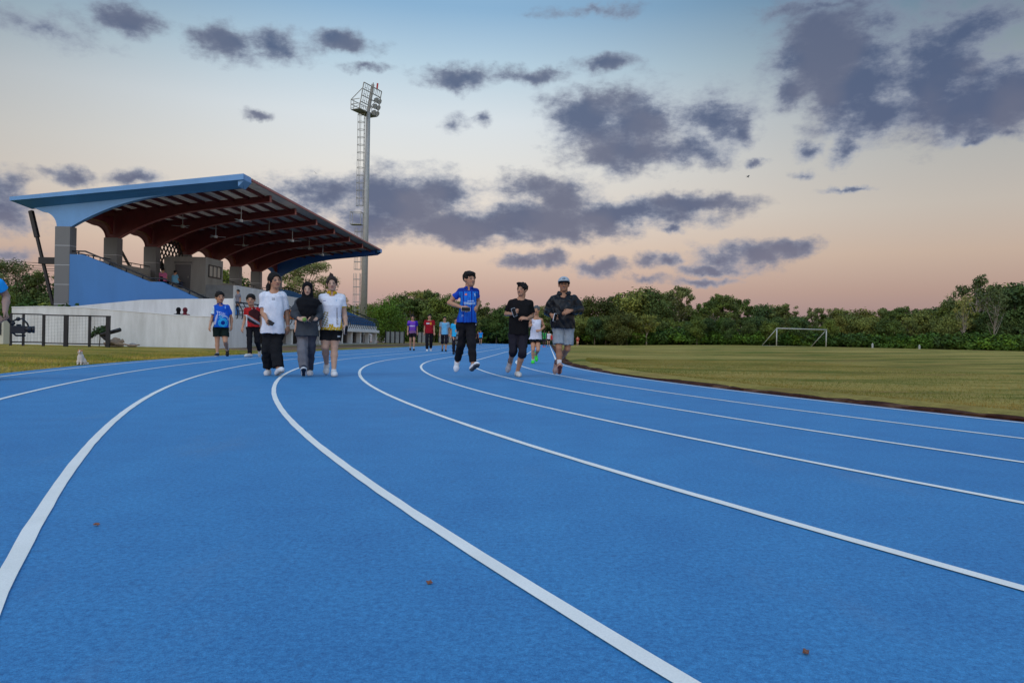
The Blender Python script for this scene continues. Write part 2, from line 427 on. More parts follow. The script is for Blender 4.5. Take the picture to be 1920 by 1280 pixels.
m_dblue=mat('deep_blue_paint',(.018,.1,.36,1),rough=.5,tex=t_blue)
m_orange=mat('orange_paint',(.8,.2,.02,1),rough=.5,tex=t_blue)
m_maroon=mat('maroon_steel',(.115,.01,.013,1),rough=.5,var=.25,vscale=3)
m_maroonl=mat('maroon_edge',(.36,.1,.09,1),rough=.45)
m_roofu=mat('roof_sheet',(.36,.36,.38,1),rough=.4,metal=.0,var=.1,vscale=2)
m_wall=mat('grey_white_wall',(.7,.69,.68,1),rough=.85,tex=t_conc)
m_conc=mat('bare_concrete',(.36,.355,.34,1),rough=.9,tex=t_conc)
def t_tile(b,oc,c,p):
    s=b.n('ShaderNodeSeparateXYZ'); b.put(s.inputs[0],oc)
    fz=b.m('FRACT',b.m('MULTIPLY',s.outputs[2],1/1.02)); 
    ln=b.m('LESS_THAN',fz,.022)
    c=b.mix(1.,c,b.ramp(b.noise(oc,26,5,.7),[(.3,(.86,.86,.86)),(.7,(1.12,1.12,1.12))]),'MULTIPLY')
    return b.mix(ln,c,(.5,.5,.52,1))
m_tile=mat('grey_tile',(.15,.15,.155,1),rough=.5,tex=t_tile)
m_black=mat('black_steel',(.014,.014,.018,1),rough=.45,spec=.4)
m_glass=mat('pane_glass',(.25,.3,.28,1),rough=.08,spec=.6)
m_brown=mat('brown_door',(.25,.12,.06,1),rough=.6,var=.12,vscale=5)
m_dark=mat('dark_interior',(.03,.03,.035,1),rough=.9)
m_galv=mat('galvanised_steel',(.36,.345,.32,1),rough=.6,metal=.2,var=.15,vscale=2.5)
m_greyp=mat('grey_panel',(.2,.2,.2,1),rough=.7,var=.2,vscale=3)
m_grey_white=mat('worn_white_paint',(.42,.42,.4,1),rough=.7,var=.2,vscale=3)
m_white=mat('white_paint',(.75,.76,.78,1),rough=.5,var=.05)
U0=38.; W0=16.
gs=empty('grandstand',uwp(U0,W0),RZ,'grey and blue spectator stand with a tilted cantilever roof on maroon beams','grandstand')
US=4.28; NF=8
def L(u,w,z): return (u-U0,w-W0,z)
UF=[38.05+US*i for i in range(NF)]; UF[-1]+=.6
ROOF_R,ROOF_F=28.05,15.7
def rz(w): # underside-of-sheet height
    return 8.82+(7.5-8.82)*(w-ROOF_F)/(ROOF_R-ROOF_F)
# roof sheet, corrugated
m_=MB(); ua,ub=37.45,UF[-1]+.5
n=int((ub-ua)/.16)
for i in range(n):
    u=ua+i*(ub-ua)/n; u2=ua+(i+1)*(ub-ua)/n; h=.035 if i%2 else 0
    m_.prism([(u-U0,h),(u2-U0,h),(u2-U0,h+.03),(u-U0,h+.03)],'y',0,1)
    v=m_.v[-8:]; m_.v[-8:]=[(p[0],(ROOF_R-.1 if p[1]>.5 else ROOF_F+.05)-W0,rz(ROOF_R-.1 if p[1]>.5 else ROOF_F+.05)+p[2]) for p in v]
m_.build('roof_sheet',m_roofu,gs)
# end fascia bands (near and far), sloping lower edge returning to the gable beam
for u,sg,nm in((37.35,1,'a'),(ub,-1,'b')):
    m_=MB(); ys=[ROOF_R-W0,ROOF_F-W0]
    z1,z0=rz(ROOF_R)+.04,rz(ROOF_F)+.04
    o=m_.prism([(ys[0],z1),(ys[1],z0),(ys[1],z0-.3),(ys[0],z1-.2)],'x',u-U0-.04,u-U0+.04)
    m_.build('fascia',m_lblue,gs)
    # soffit: sloping from the band foot in to the gable beam
    m_=MB(); k=.62*sg
    A=[(u-U0+.0*sg,ys[0],z1-.2),(u-U0+.0*sg,ys[1],z0-.3),(u-U0+k,ys[1]+.25,z0-.62),(u-U0+k,ys[0]-.75,z1-.52)]
    Bq=[(p[0],p[1],p[2]+.03) for p in A]
    m_.add(A+Bq,[(0,1,2,3),(7,6,5,4),(0,4,5,1),(1,5,6,2),(2,6,7,3),(3,7,4,0)])
    # chamfered nose
    m_.build('soffit',m_blue,gs)
m_=MB(); m_.prism([(ROOF_F-W0,rz(ROOF_F)+.04),(ROOF_F-W0-.02,rz(ROOF_F)-.26),(ROOF_F-W0+.3,rz(ROOF_F)-.6),(ROOF_F-W0+.36,rz(ROOF_F)+.02)],'x',37.36-U0+.045,38.3-U0)
m_.build('fascia_corner',m_lblue,gs)
# gutter strip along the front edge
m_=MB(); m_.box((38.3-U0,ROOF_F-W0+.02,rz(ROOF_F)-.1),(ub-U0-.6,ROOF_F-W0+.1,rz(ROOF_F)+.02)); m_.build('front_trim',m_maroonl,gs)
m_=MB(); m_.box((ub-U0-.6,ROOF_F-W0,rz(ROOF_F)-.3),(ub-U0-.045,ROOF_F-W0+.3,rz(ROOF_F)+.04)); m_.build('fascia_corner',m_lblue,gs)
# haunched cantilever frames
def frame_profile(front=16.2,rear=27.3,deep=1.):
    top=[(rear,rz(rear)-.06),(front,rz(front)-.06)]
    low=[(front,rz(front)-.42)]
    # underside curve from tip back to the column head
    for t in np.linspace(0,1,22)[1:]:
        w=front+(25.12-front)*t
        base=rz(w)-.42-.22*t
        drop=(rz(25.1)-.64-6.12)*max(0,(t-.42)/.58)**2.3
        low.append((w,base-drop))
    low.append((25.9,6.12))
    for t in np.linspace(0,1,10)[1:]:
        a=t*PI/2
        low.append((25.9+ .78*(1-math.cos(a)), 6.12+.76*math.sin(a)))
    low.append((rear,rz(rear)-.44))
    pts=low+top
    return [(w-W0,z) for w,z in pts]
def frame(i,u,m,name,th):
    fr=frame_profile(); mb=MB()
    mb.prism(fr,'x',u-U0-th/2,u-U0+th/2)
    o=mb.build(name,m,gs)
    if name=='roof_beam':
        # bottom flange in paler maroon, caught light put into the colour
        lo=fr[:33]; mf=MB()
        for a,b in zip(lo[:-1],lo[1:]):
            mf.add([(u-U0-.14,a[0],a[1]-.028),(u-U0+.14,a[0],a[1]-.028),(u-U0+.14,b[0],b[1]-.028),(u-U0-.14,b[0],b[1]-.028),
                    (u-U0-.14,a[0],a[1]-.003),(u-U0+.14,a[0],a[1]-.003),(u-U0+.14,b[0],b[1]-.003),(u-U0-.14,b[0],b[1]-.003)],
                   [(0,1,2,3),(7,6,5,4),(0,4,5,1),(2,6,7,3),(1,5,6,2),(3,7,4,0)])
        mf.box((u-U0-.14,fr[0][0]-.03,fr[0][1]-.02),(u-U0+.14,fr[0][0]-.003,fr[0][1]+.36))
        mf.build('flange',m_maroonl,o)
    return o
for i,u in enumerate(UF):
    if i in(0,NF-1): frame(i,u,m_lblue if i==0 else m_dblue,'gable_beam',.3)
    else: frame(i,u,m_maroon,'roof_beam',.12)
# purlins under the sheet
for k_,w in enumerate(np.linspace(16.6,27.2,13)):
    m_=MB(); m_.box((38.3-U0,w-W0-.05,rz(w)-.2),(UF[-1]-U0-.2,w-W0+.05,rz(w)-.015)); m_.build('purlin',m_maroon,gs)
# long arched wall beam between the column heads (sky arches below it)
for i in range(NF-1):
    a,b=UF[i]+.25,UF[i+1]-.25; m_=MB(); pts=[(a-U0,7.3),(b-U0,7.3)]
    for t in np.linspace(0,1,15):
        u=b+(a-b)*t; c_=abs(2*t-1)
        pts.append((u-U0,6.9-.6*c_**7))
    m_.prism(pts,'y',25.35-W0,25.55-W0); fix_normals(m_.build('arch_beam',m_maroon,gs))
# columns
for i,u in enumerate(UF):
    m_=MB(); m_.box((u-U0-.28,25.08-W0,.0),(u-U0+.28,25.9-W0,6.11))
    m_.build('column',m_tile,gs,bevel=.015)
# slanting struts behind
for i,(u,du) in enumerate([(38.1,.0),(38.9,-0.9),(46.8,.6),(55.,.6)]):
    m_=MB(); 
    if i==0:
        a,b=(38.1-U0,27.45-W0,6.95),(38.1-U0,26.15-W0,2.0); 
    else: a,b=(UF[0]+US*(i)*1.-.0-U0-[0,3.2,2.9,2.9][i],26.6-W0,6.9),(UF[0]+US*i-U0-[0,4.4,2.,2.][i],25.75-W0,4.6)
    a=Vector(a);b=Vector(b); m=a.lerp(b,.28)
    m_.bar(a,m,.2); m_.bar(m,b,.13); m_.build('strut',m_black,gs)
m_=MB(); m_.box((37.95-U0,25.93-W0,4.15),(38.2-U0,26.9-W0,4.5)); m_.build('bracket',m_black,gs)
# blue gable wall of the tiers
blue=[(25.06,.4),(25.06,4.66),(24.38,4.65),(20.76,3.28),(20.1,3.29),(17.2,2.05),(16.1,2.05),(16.1,.4)]
m_=MB(); m_.prism([(w-W0,z) for w,z in blue],'x',37.75-U0,38.0-U0); fix_normals(m_.build('side_wall',m_blue,gs))
def railing(name,pts,posts,r=.035,h=.0,drop=.2,mat_=None,parent=gs):
    mb=MB(); mb.tube([L(*p) for p in pts],r,6)
    for p in posts: mb.tube([L(*p),L(p[0],p[1],p[2]-drop)],r*.8,5)
    return mb.build(name,mat_ or m_black,parent,smooth=True)
rp=[(37.87,25.0,4.83),(37.87,24.3,4.83),(37.87,20.74,3.47),(37.87,20.05,3.47),(37.87,17.3,2.3)]
ps=[]
for a,b in zip(rp[:-1],rp[1:]):
    n=max(1,int(abs(a[1]-b[1])/.85))
    for t in np.arange(n)/n+.5/n: ps.append(tuple(a[k]+(b[k]-a[k])*t for k in range(3)))
railing('handrail',rp,ps,.045,drop=.22)
# seating tiers
tiers=MB(); prof=[(16.6,.9),(16.6,1.25)]
nt_=9; w=17.4; z=1.62
pts=[(16.0,1.0),(16.0,1.22),(17.4,1.22)]
for k_ in range(nt_):
    ww_=17.4+k_*.85; zz=1.62+k_*.27
    pts+= [(ww_,zz),(ww_+.85,zz)]
pts+=[(25.4,pts[-1][1]),(25.4,1.0)]
tiers.prism([(a-W0,b) for a,b in pts],'x',38.0-U0+.003,UF[-1]-U0); fix_normals(tiers.build('seating_tiers',m_conc,gs))
# rear parapet
m_=MB(); m_.box((38.4-U0,25.42-W0,3.5),(UF[-1]-U0,25.6-W0,4.66)); m_.build('rear_parapet',m_conc,gs)
railing('rear_rail',[(38.6,25.5,4.86),(UF[-1],25.5,4.86)],[(u,25.5,4.86) for u in np.arange(39,UF[-1],1.05)],.03,drop=.22)
# control booth
bt=MB(); bt.box((47.75-U0,22.5-W0,2.9),(50.35-U0,25.3-W0,5.66)); booth=bt.build('booth',m_conc,gs)
m_=MB(); m_.box((47.69-U0,23.5-W0,3.5),(47.747-U0,24.5-W0,5.15)); dr=m_.build('booth_door',mat('grey_door',(.12,.12,.13,1),rough=.5),booth)
m_=MB(); m_.tube([L(47.66,23.62,4.25),L(47.66,23.62,4.4)],.02,5); m_.build('handle',m_galv,dr)
m_=MB(); m_.box((47.71-U0,23.4-W0,5.22),(47.746-U0,24.6-W0,5.36)); m_.build('name_plate',m_greyp,booth)
wd=MB(); x0,x1,z0,z1=48.2-U0,50.0-U0,4.42,5.18; y=22.5-W0
for a,b in(((x0,z0),(x1,z0)),((x0,z1),(x1,z1))): wd.box((x0-.04,y-.05,a[1]-.04),(x1+.04,y-.003,a[1]+.04))
for t in(0,.33,.66,1): xx=x0+(x1-x0)*t; wd.box((xx-(.03 if 0<t<1 else .06),y-.045,z0+.04),(xx+(.03 if 0<t<1 else .06),y-.004,z1-.04))
win=wd.build('window',m_black,booth)
m_=MB(); m_.box((x0+.06,y-.02,z0+.04),(x1-.06,y-.006,z1-.04)); m_.build('pane',m_glass,win)
# diagonal lattice between two rear columns
lt=MB(); a0,a1=UF[2]+.5,UF[3]-.42; zb,zt=4.9,6.9
def clipseg(x0,z0,dx,dz):
    pts=[]
    for t in np.arange(-6,6,.05):
        x=x0+dx*t; z=z0+dz*t
        c=abs(2*(x-a0)/(a1-a0)-1); top=6.88-.6*c**7
        if a0<=x<=a1 and 4.7<=z<=top: pts.append((x,z))
    return pts
for k_ in np.arange(-12,14,.46):
    for s_ in(1,-1):
        p_=clipseg(a0+k_,5.,.62*1,s_*.8)
        if len(p_)>2: lt.bar(L(p_[0][0],25.45+.03*s_,p_[0][1]),L(p_[-1][0],25.45+.03*s_,p_[-1][1]),.055,.085)
lt.box((a0-.12-U0,25.3-W0,4.3),(a0+.02-U0,25.6-W0,7.0)); lt.build('lattice_screen',m_black,gs)
# aisle exit block and its side parapet
m_=MB(); m_.box((44.4-U0,19.-W0,1.2),(49.2-U0,19.18-W0,3.62)); m_.build('exit_wall',m_wall,gs)
m_=MB(); m_.box((44.4-U0,19.183-W0,1.2),(44.58-U0,20.9-W0,3.62)); m_.build('exit_wall',m_greyp,gs)
m_=MB(); m_.box((49.2-U0+.003,19.-W0,1.2),(60-U0,19.18-W0,3.5)); m_.build('exit_wall',m_wall,gs)
# painted stair wing next to the exit: orange over grey, then blue
m_=MB(); m_.prism([(45.6-U0,3.3),(48.5-U0,2.75),(53.5-U0,1.35),(53.5-U0,1.25),(45.6-U0,2.9)],'y',18.55-W0,18.7-W0); 
# far gable wall: blue with an orange band
far=UF[-1]-U0-.35
fpts=[(25.,1.1),(25.,4.9),(24.2,4.85),(20.7,3.7),(16.3,2.05),(16.05,1.9),(16.05,1.1)]
m_=MB(); m_.prism([(w-W0,z) for w,z in fpts],'x',far,far+.2); fix_normals(m_.build('side_wall',m_blue,gs))
m_=MB(); m_.prism([(w-W0,z) for w,z in [(24.9,3.35),(24.9,4.0),(20.6,2.9),(19.6,2.5),(19.6,1.85)]],'x',far-.02,far-.003); fix_normals(m_.build('painted_band',m_orange,gs))
rp=[(UF[-1]-.25,24.9,5.1),(UF[-1]-.25,24.2,5.05),(UF[-1]-.25,20.7,3.92),(UF[-1]-.25,16.3,2.3)]
railing('handrail',rp,[tuple(rp[k][j]+(rp[k+1][j]-rp[k][j])*t for j in range(3)) for k in range(3) for t in(.1,.35,.6,.85)],.05,drop=.25)
# mid stair wing: orange panel with railing seen through the crowd
m_=MB(); m_.prism([(w-W0,z) for w,z in [(20.4,1.3),(20.4,3.35),(19.3,3.25),(17.,1.9),(16.6,1.3)]],'x',50.6-U0,50.8-U0); fix_normals(m_.build('stair_wall',m_orange,gs))
m_=MB(); m_.prism([(w-W0,z) for w,z in [(20.,3.0),(20.2,3.36),(19.3,3.27),(17.0,1.93),(16.8,1.6)]],'x',50.57-U0,50.595-U0); 
railing('handrail',[(50.7,20.2,3.55),(50.7,19.3,3.5),(50.7,17.1,2.15)],[(50.7,20.,3.55),(50.7,19.3,3.5),(50.7,18.3,2.9),(50.7,17.4,2.33)],.04,drop=.25)
# front slab with undercroft below and slanted balustrade above
m_=MB(); m_.box((36.9-U0,15.75-W0,1.02),(UF[-1]+.35-U0,16.6-W0,1.26)); m_.build('front_slab',m_wall,gs,bevel=.02)
m_=MB(); m_.box((36.9-U0,16.0-W0,1.263),(UF[-1]+.35-U0,16.14-W0,1.62)); m_.build('front_kerb',m_wall,gs)
m_=MB(); m_.box((36.9-U0,17.2-W0,0),(UF[-1]+.2-U0,17.35-W0,1.018)); m_.build('undercroft_wall',m_greyp,gs)
for k_,u in enumerate(np.arange(37.2,UF[-1]+.4,2.85)):
    m_=MB(); m_.box((u-U0-.14,15.95-W0,0),(u-U0+.14,16.3-W0,1.017)); m_.build('undercroft_post',m_wall,gs)
    m_=MB()
    if k_ in(3,7): m_.box((u-U0+.3,17.12-W0,0),(u-U0+1.25,17.197-W0,.98)); m_.build('door',m_brown,gs)
    else:
        m_.box((u-U0+.35,17.14-W0,.08),(u-U0+2.5,17.197-W0,.85)); m_.build('opening_panel',m_dark,gs)  # flat dark sheet standing for the dark inside of an undercroft opening
m_=MB(); m_.box((36.9-U0,15.9-W0,-.02),(UF[-1]+.3-U0,17.2-W0,.1)); m_.build('plinth',m_conc,gs)
bal=MB()
z0,z1=1.5,2.3
for u in np.arange(37.1,UF[-1]+.4,.62):
    bal.tube([L(u,15.88,z0-.2),L(u,15.78,z0),L(u,15.78,z0+.35),L(u,16.0,z1-.04),L(u,16.1,z1)],.027,5)
bal.tube([L(36.9,16.1,z1),L(UF[-1]+.35,16.1,z1)],.04,6)
for zz,yy in((1.62,15.79),(1.85,15.79),(2.08,15.9)): bal.tube([L(36.9,yy,zz),L(UF[-1]+.35,yy,zz)],.016,4)
bal.build('balustrade',m_black,gs,smooth=True)
# ramp walls at the near end
m_=MB(); m_.prism([(w-W0,z) for w,z in [(24.6,-.1),(24.6,1.66),(23.14,1.72),(21.,1.70),(16.6,1.43),(14.9,1.40),(14.9,-.1)]],'x',33.-U0,33.2-U0); m_.build('ramp_wall',m_wall,gs); fix_normals(COL.objects['ramp_wall'])
m_=MB(); m_.prism([(w-W0,z) for w,z in [(24.6,1.663),(24.6,1.70),(23.14,1.76),(21.,1.74),(16.6,1.47),(14.9,1.44),(14.9,1.403),(16.6,1.433),(21.,1.703),(23.14,1.723)]],'x',32.98-U0,33.22-U0); fix_normals(m_.build('coping',m_white,gs))
m_=MB(); m_.prism([(w-W0,z) for w,z in [(25.1,-.1),(25.1,1.84),(24.1,1.85),(20.3,2.27),(18.,2.36),(15.6,2.42),(15.6,-.1)]],'x',36.2-U0,36.4-U0); o=m_.build('ramp_wall',m_wall,gs); fix_normals(o)
m_=MB(); m_.box((33.2-U0+.003,14.9-W0,-.1),(36.2-U0-.003,15.08-W0,1.38)); m_.build('ramp_wall',m_wall,gs)
m_=MB(); m_.box((33.21-U0,15.1-W0,-.05),(36.19-U0,24.5-W0,.62)); m_.build('ramp_floor',m_conc,gs)
m_=MB(); m_.box((36.41-U0,15.8-W0,.0),(37.7-U0,25.0-W0,1.0)); m_.build('landing',m_conc,gs)
# ceiling fans
for i,(u,w) in enumerate([(44,22.2),(48.5,22.2),(53,22.2),(44,18.6),(48.5,18.6),(53,18.6),(57.4,18.8),(61.6,19)]):
    mb=MB(); zt=rz(w)-.2; mb.tube([L(u,w,zt),L(u,w,zt-.75)],.02,5); mb.tube([L(u,w,zt-.75),L(u,w,zt-.9)],.11,8)
    for a in range(3):
        an=a*2.09+i; mb.bar(L(u+.1*math.cos(an),w+.1*math.sin(an),zt-.82),L(u+.62*math.cos(an),w+.62*math.sin(an),zt-.82),.13,.012)
    mb.build('ceiling_fan',m_white if i%2 else m_galv,None)
    o=COL.objects[-1]
for i,o in enumerate([o for o in COL.objects if o.name.startswith('ceiling_fan')]):
    o.parent=None; o.location=uwp(U0,W0); o.rotation_euler=(0,0,RZ)
    tag(o,'ceiling fan hanging on a rod between the maroon roof beams of the stand','ceiling fan','fans under the stand roof')
# ================================================================ FLOODLIGHT MAST
px,py,_=uwp(97,24.3)
fm=empty('floodlight_mast',(px,py,0),RZ,'tall tapered steel floodlight mast with caged ladder and lamp rack','floodlight mast')
PH=30.2
mb=MB(); mb.tube([(0,0,0),(.0,-.05,PH*.5),(0.,-.1,PH)],.47,14,r2=.27); mb.build('pole',m_galv,fm,smooth=True)
mb=MB(); mb.box((-.75,-.45,0),(.75,2.0,1.9)); mb.build('base_block',m_conc,fm,bevel=.03)
lad=MB()
def ladder(z0,z1,y):
    for x in(-.25,.25): lad.bar((x,y-.45,z0),(x,y-.45,z1),.06)
    for yy in(.0,): 
        for x in(-.35,.35): lad.bar((x,y+.15,z0),(x,y+.15,z1),.05)
    lad.bar((0,y+.45,z0),(0,y+.45,z1),.05)
    for z in np.arange(z0,z1+.01,1.0):
        pts=[(.38*math.cos(a),y+.02+.45*math.sin(a),z) for a in np.linspace(-PI*.35,PI*1.35,9)]
        for a,b in zip(pts[:-1],pts[1:]): lad.bar(a,b,.055)
    for z in np.arange(z0,z1,.5): lad.bar((-.25,y-.45,z),(.25,y-.45,z),.035)
ladder(2.2,9.0,1.0); ladder(9.5,15.,.95); ladder(17.9,PH-.2,.82)
for s_ in(0,): pass
for z in(15.4,17.0):
    q=[(-.6,.5,z),(.6,.5,z),(.6,1.9,z),(-.6,1.9,z)]
    for a,b in zip(q,q[1:]+q[:1]): lad.bar(a,b,.07)
for q_ in((-.6,.5),(.6,.5),(.6,1.9),(-.6,1.9)): lad.bar((*q_,15.4),(*q_,17.0),.06)
lad.box((-.58,.52,15.43),(.58,1.88,15.47))
lad.build('caged_ladder',m_galv,fm)
# lamp rack: platform with railings and a leaning frame carrying the lamps, turned towards the field
hd=MB()
from mathutils import Matrix as _M
HR=math.radians(-33)
def H(x,y,z): # local rack coordinates -> mast coordinates (x across rack, y towards the back, z up)
    c,s=math.cos(HR),math.sin(HR); return (x*.924+y*.383,-x*.383+y*.924-.1,PH+z)
def hb(a,b,w=.1): hd.bar(H(*a),H(*b),w)
w2=1.95
lean=lambda z:-.2*z
for x in(-w2,0,w2): hb((x,lean(0),0),(x,lean(3.25),3.25 if x else 3.6),.11 if x else .32)
for z in(0,.85,1.65,2.45,3.25): hb((-w2,lean(z),z),(w2,lean(z),z),.1)
for z in(0,): pass
q=[(-w2,0),(w2,0),(w2,1.35),(-w2,1.35)]
pl=MB(); 
A=[H(x,y,-.08) for x,y in q]+[H(x,y,.0) for x,y in q]; pl.add(A,[(0,1,2,3),(7,6,5,4),(0,4,5,1),(1,5,6,2),(2,6,7,3),(3,7,4,0)]); pl.build('platform',m_greyp,fm)
for zz in(.65,1.25):
    for a,b in(((w2,0),(w2,1.35)),((w2,1.35),(-w2,1.35)),((-w2,1.35),(-w2,0))): hb((*a,zz),(*b,zz),.07)
for a in((w2,1.35),(-w2,1.35),(0,1.35),(w2,.9),(-w2,.9)): hb((*a,0),(*a,1.25),.07)
for x in(-w2,w2): hb((x,1.35,1.25),(x,lean(2.6),2.6),.07)
hb((-w2,1.35,.1),(0,1.35,1.2),.05); hb((0,1.35,.1),(w2,1.35,1.2),.05)
hb((0,lean(3.5),3.5),(0,lean(3.5),3.8),.12); hd.build('lamp_rack',m_galv,fm)
m_dome=mat('lamp_glass',(.5,.5,.5,1),rough=.15,spec=.8)
# six fitted lamps on the field side (photo's right), empty brackets on the other
for k_,(x,z) in enumerate([(.6,.25),(1.35,.25),(.6,1.05),(1.35,1.05),(.6,1.85),(1.35,1.85)]):
    lm=MB(); c=Vector(H(x,lean(z)-.15,z)); d=(Vector(H(x,lean(z)-1.,z-.5))-c).normalized()
    r=[.12,.24,.32,.36]; o_=[0,.1,.24,.34]
    u=d.cross(Vector((0,0,1))).normalized(); v=u.cross(d); V_=[];F_=[]
    for rr,oo in zip(r,o_):
        for j in range(14):
            an=2*PI*j/14; V_.append(c+d*oo+(u*math.cos(an)+v*math.sin(an))*rr)
    for a in range(3):
        for j in range(14): F_.append((a*14+j,a*14+(j+1)%14,(a+1)*14+(j+1)%14,(a+1)*14+j))
    F_.append(tuple(range(14))[::-1]); lm.add(V_,F_); lo=lm.build('floodlight',m_galv,fm,smooth=True)
    lm=MB(); lm.add([c+d*.33+(u*math.cos(2*PI*j/14)+v*math.sin(2*PI*j/14))*.34 for j in range(14)],[tuple(range(14))]); lm.build('lens',m_dome,lo)
br=MB()
for x in(-.6,-1.35):
    for z in(.2,1.0,1.8,2.6):
        for dx in(-.2,.2): br.bar(H(x+dx,lean(z),z-.1),H(x+dx,lean(z+.5),z+.5),.05)
        br.bar(H(x-.2,lean(z),z+.15),H(x+.2,lean(z),z+.15),.05)
br.build('lamp_bracket',m_galv,fm); br=MB()
for x in(.6,1.3):
    for dx in(-.2,.2): br.bar(H(x+dx,lean(2.5),2.5),H(x+dx,lean(3.2),3.2),.05)
br.build('lamp_bracket',m_galv,fm)
mb=MB(); mb.tube([H(.9,lean(3.25),3.25),H(.9,lean(3.7),4.0)],.12,8); mb.build('warning_lamp',mat('red_lens',(.5,.02,.02,1),rough=.2),fm)
# ================================================================ FENCES, GATE, SMALL THINGS AT LEFT
def mesh_fence(name,a,b,zt,zb,posts,label,cat,wires=.06,thick=.03):
    root=empty(name,(a[0],a[1],0),math.atan2(b[1]-a[1],b[0]-a[0]),label,cat)
    Ln=math.hypot(b[0]-a[0],b[1]-a[1])
    for zz in(zt,zb):
        fr=MB(); fr.bar((0,0,zz),(Ln,0,zz),.05); fr.build('rail',m_black,root)
    for p in posts:
        q=MB(); w_=.035 if p[1]==0 else .075; q.box((p[0]-w_,-.06,-.05),(p[0]+w_,.06,zt+.03)); q.build('post',m_black,root)
    ms=MB()
    for z in np.arange(zb,zt,wires): ms.bar((0,0,z),(Ln,0,z),.005)
    for x in np.arange(0,Ln,wires*2): ms.bar((x,0,zb),(x,0,zt),.004)
    ms.build('wire_mesh',m_black,root); return root
g0=gnd(207,648.5); g1=gnd(79,647); g2=gnd(20,646); 
# keep the run in front of the ramp wall
def along(x,y,D): 
    r=ray(x,y); return (float(r[0]/r[1]*D),D)
A_=along(207,640,31.0); B_=along(79,640,30.7); C_=along(20,640,30.4)
Lg=math.hypot(A_[0]-B_[0],A_[1]-B_[1])
mesh_fence('gate',B_,A_,1.28,.12,[(.05,0),(Lg*.345,1),(Lg*.69,0),(Lg-.1,1)],'black framed wire mesh gate in front of the pale ramp wall','gate')
mesh_fence('fence',C_,B_,1.3,.15,[(.0,0),(.45,0)],'black wire mesh fence panel left of the gate, against dark shrubs','fence')
def perimeter(x0,x1,D,zt,label,grp,n):
    a=along(x0,640,D); b=along(x1,640,D)
    root=empty('panel_fence',(a[0],a[1],0),math.atan2(b[1]-a[1],b[0]-a[0]),label,'fence',grp)
    Ln=math.hypot(b[0]-a[0],b[1]-a[1]); m=MB()
    k=int(Ln/.09)
    for i in range(k):
        x=i*Ln/k; m.box((x,-.01-(i%2)*.03,.05),(x+Ln/k,.03-(i%2)*.03,zt))
    m.build('panel',mat('sheet_panel',(.24,.25,.25,1),rough=.7,var=.25,vscale=1.2),root)
    for i in range(n+1):
        m=MB(); x=i*Ln/n; m.box((x-.06,-.09,0),(x+.06,-.045,zt+.15)); m.build('post',m_black,root)
perimeter(723,758,80,1.25,'grey corrugated fence run beside the gravel heap','low sheet fences along the far side',4)
perimeter(783,806,95,1.35,'grey corrugated fence run behind the walker in maroon','low sheet fences along the far side',3)
perimeter(822,868,105,1.3,'grey corrugated fence run behind the walkers in light blue','low sheet fences along the far side',5)
m_net=mat('dark_mesh',(.03,.045,.035,1),rough=.9)
def farfence(x0,x1,D,lab):
    a=along(x0,640,D); b=along(x1,640,D); z0=float(zg(*a))
    root=empty('mesh_fence',(a[0],a[1],z0),math.atan2(b[1]-a[1],b[0]-a[0]),lab,'fence','dark mesh fences below the tree line')
    Ln=math.hypot(b[0]-a[0],b[1]-a[1]); m=MB()
    for x in np.arange(0,Ln,.3): m.bar((x,0,.05),(x,0,1.2),.07)
    for z in(.1,.5,.9,1.2): m.bar((0,.0,z),(Ln,.0,z),.08)
    m.build('wire_mesh',m_net,root)
    for x in np.arange(0,Ln,3.): 
        m=MB(); m.box((x-.08,-.08,0),(x+.08,.08,1.35)); m.build('post',m_black,root)
farfence(1092,1258,112,'dark wire mesh fence under the trees beyond the grass')
# electrical cabinet at far left
c0=along(-6,640,27.); cb=empty('cabinet',(c0[0]-.35,c0[1],0),.1,'cream metal cabinet with a dark panel at the left edge of the photo','cabinet')
m=MB(); m.box((0,0,.12),(.55,.4,1.0)); m.build('case',mat('cream_metal',(.55,.52,.42,1),rough=.5),cb,bevel=.01)
m=MB(); m.box((.2,-.02,.45),(.48,-.003,.88)); m.build('panel',m_dark,cb)
# bent black pipe, sticks, stones
def local(px_,py_,D):
    return Vector(atD(px_,py_,D))
m=MB(); D=31.5; m.tube([local(225,618,D-.3),local(190,628,D)],.085,8); m.tube([local(190,627.5,D+.02),local(205,641,D)],.085,8)
tag(m.build('pipe',m_black,None,smooth=True),'black angular pipe offcut leaning beside the gate post','pipe')
rs=np.random.RandomState(8)
m_wood=mat('dry_wood',(.3,.21,.14,1),rough=.9,var=.3,vscale=12)
m_stone=mat('rubble',(.28,.24,.22,1),rough=.95,var=.35,vscale=9,bump=.6,bscale=14)
for (a,b,r,lab) in [((196,647),(232,639),.11,'long pale log lying at the foot of the ramp wall'),((206,642),(228,648),.06,'thin dry branch crossing the pale log'),((215,645),(262,647),.04,'thin stick lying on the grass right of the log')]:
    m=MB(); p=local(*a,31.2);q=local(*b,31.6); p.z=max(p.z,r*.8);q.z=max(q.z,r*.7)
    k=[p.lerp(q,t)+Vector((0,0,.03*math.sin(t*7))) for t in np.linspace(0,1,6)]; m.tube(k,r,8,r2=r*.7); tag(m.build('log',m_wood,None,smooth=True),lab,'log')
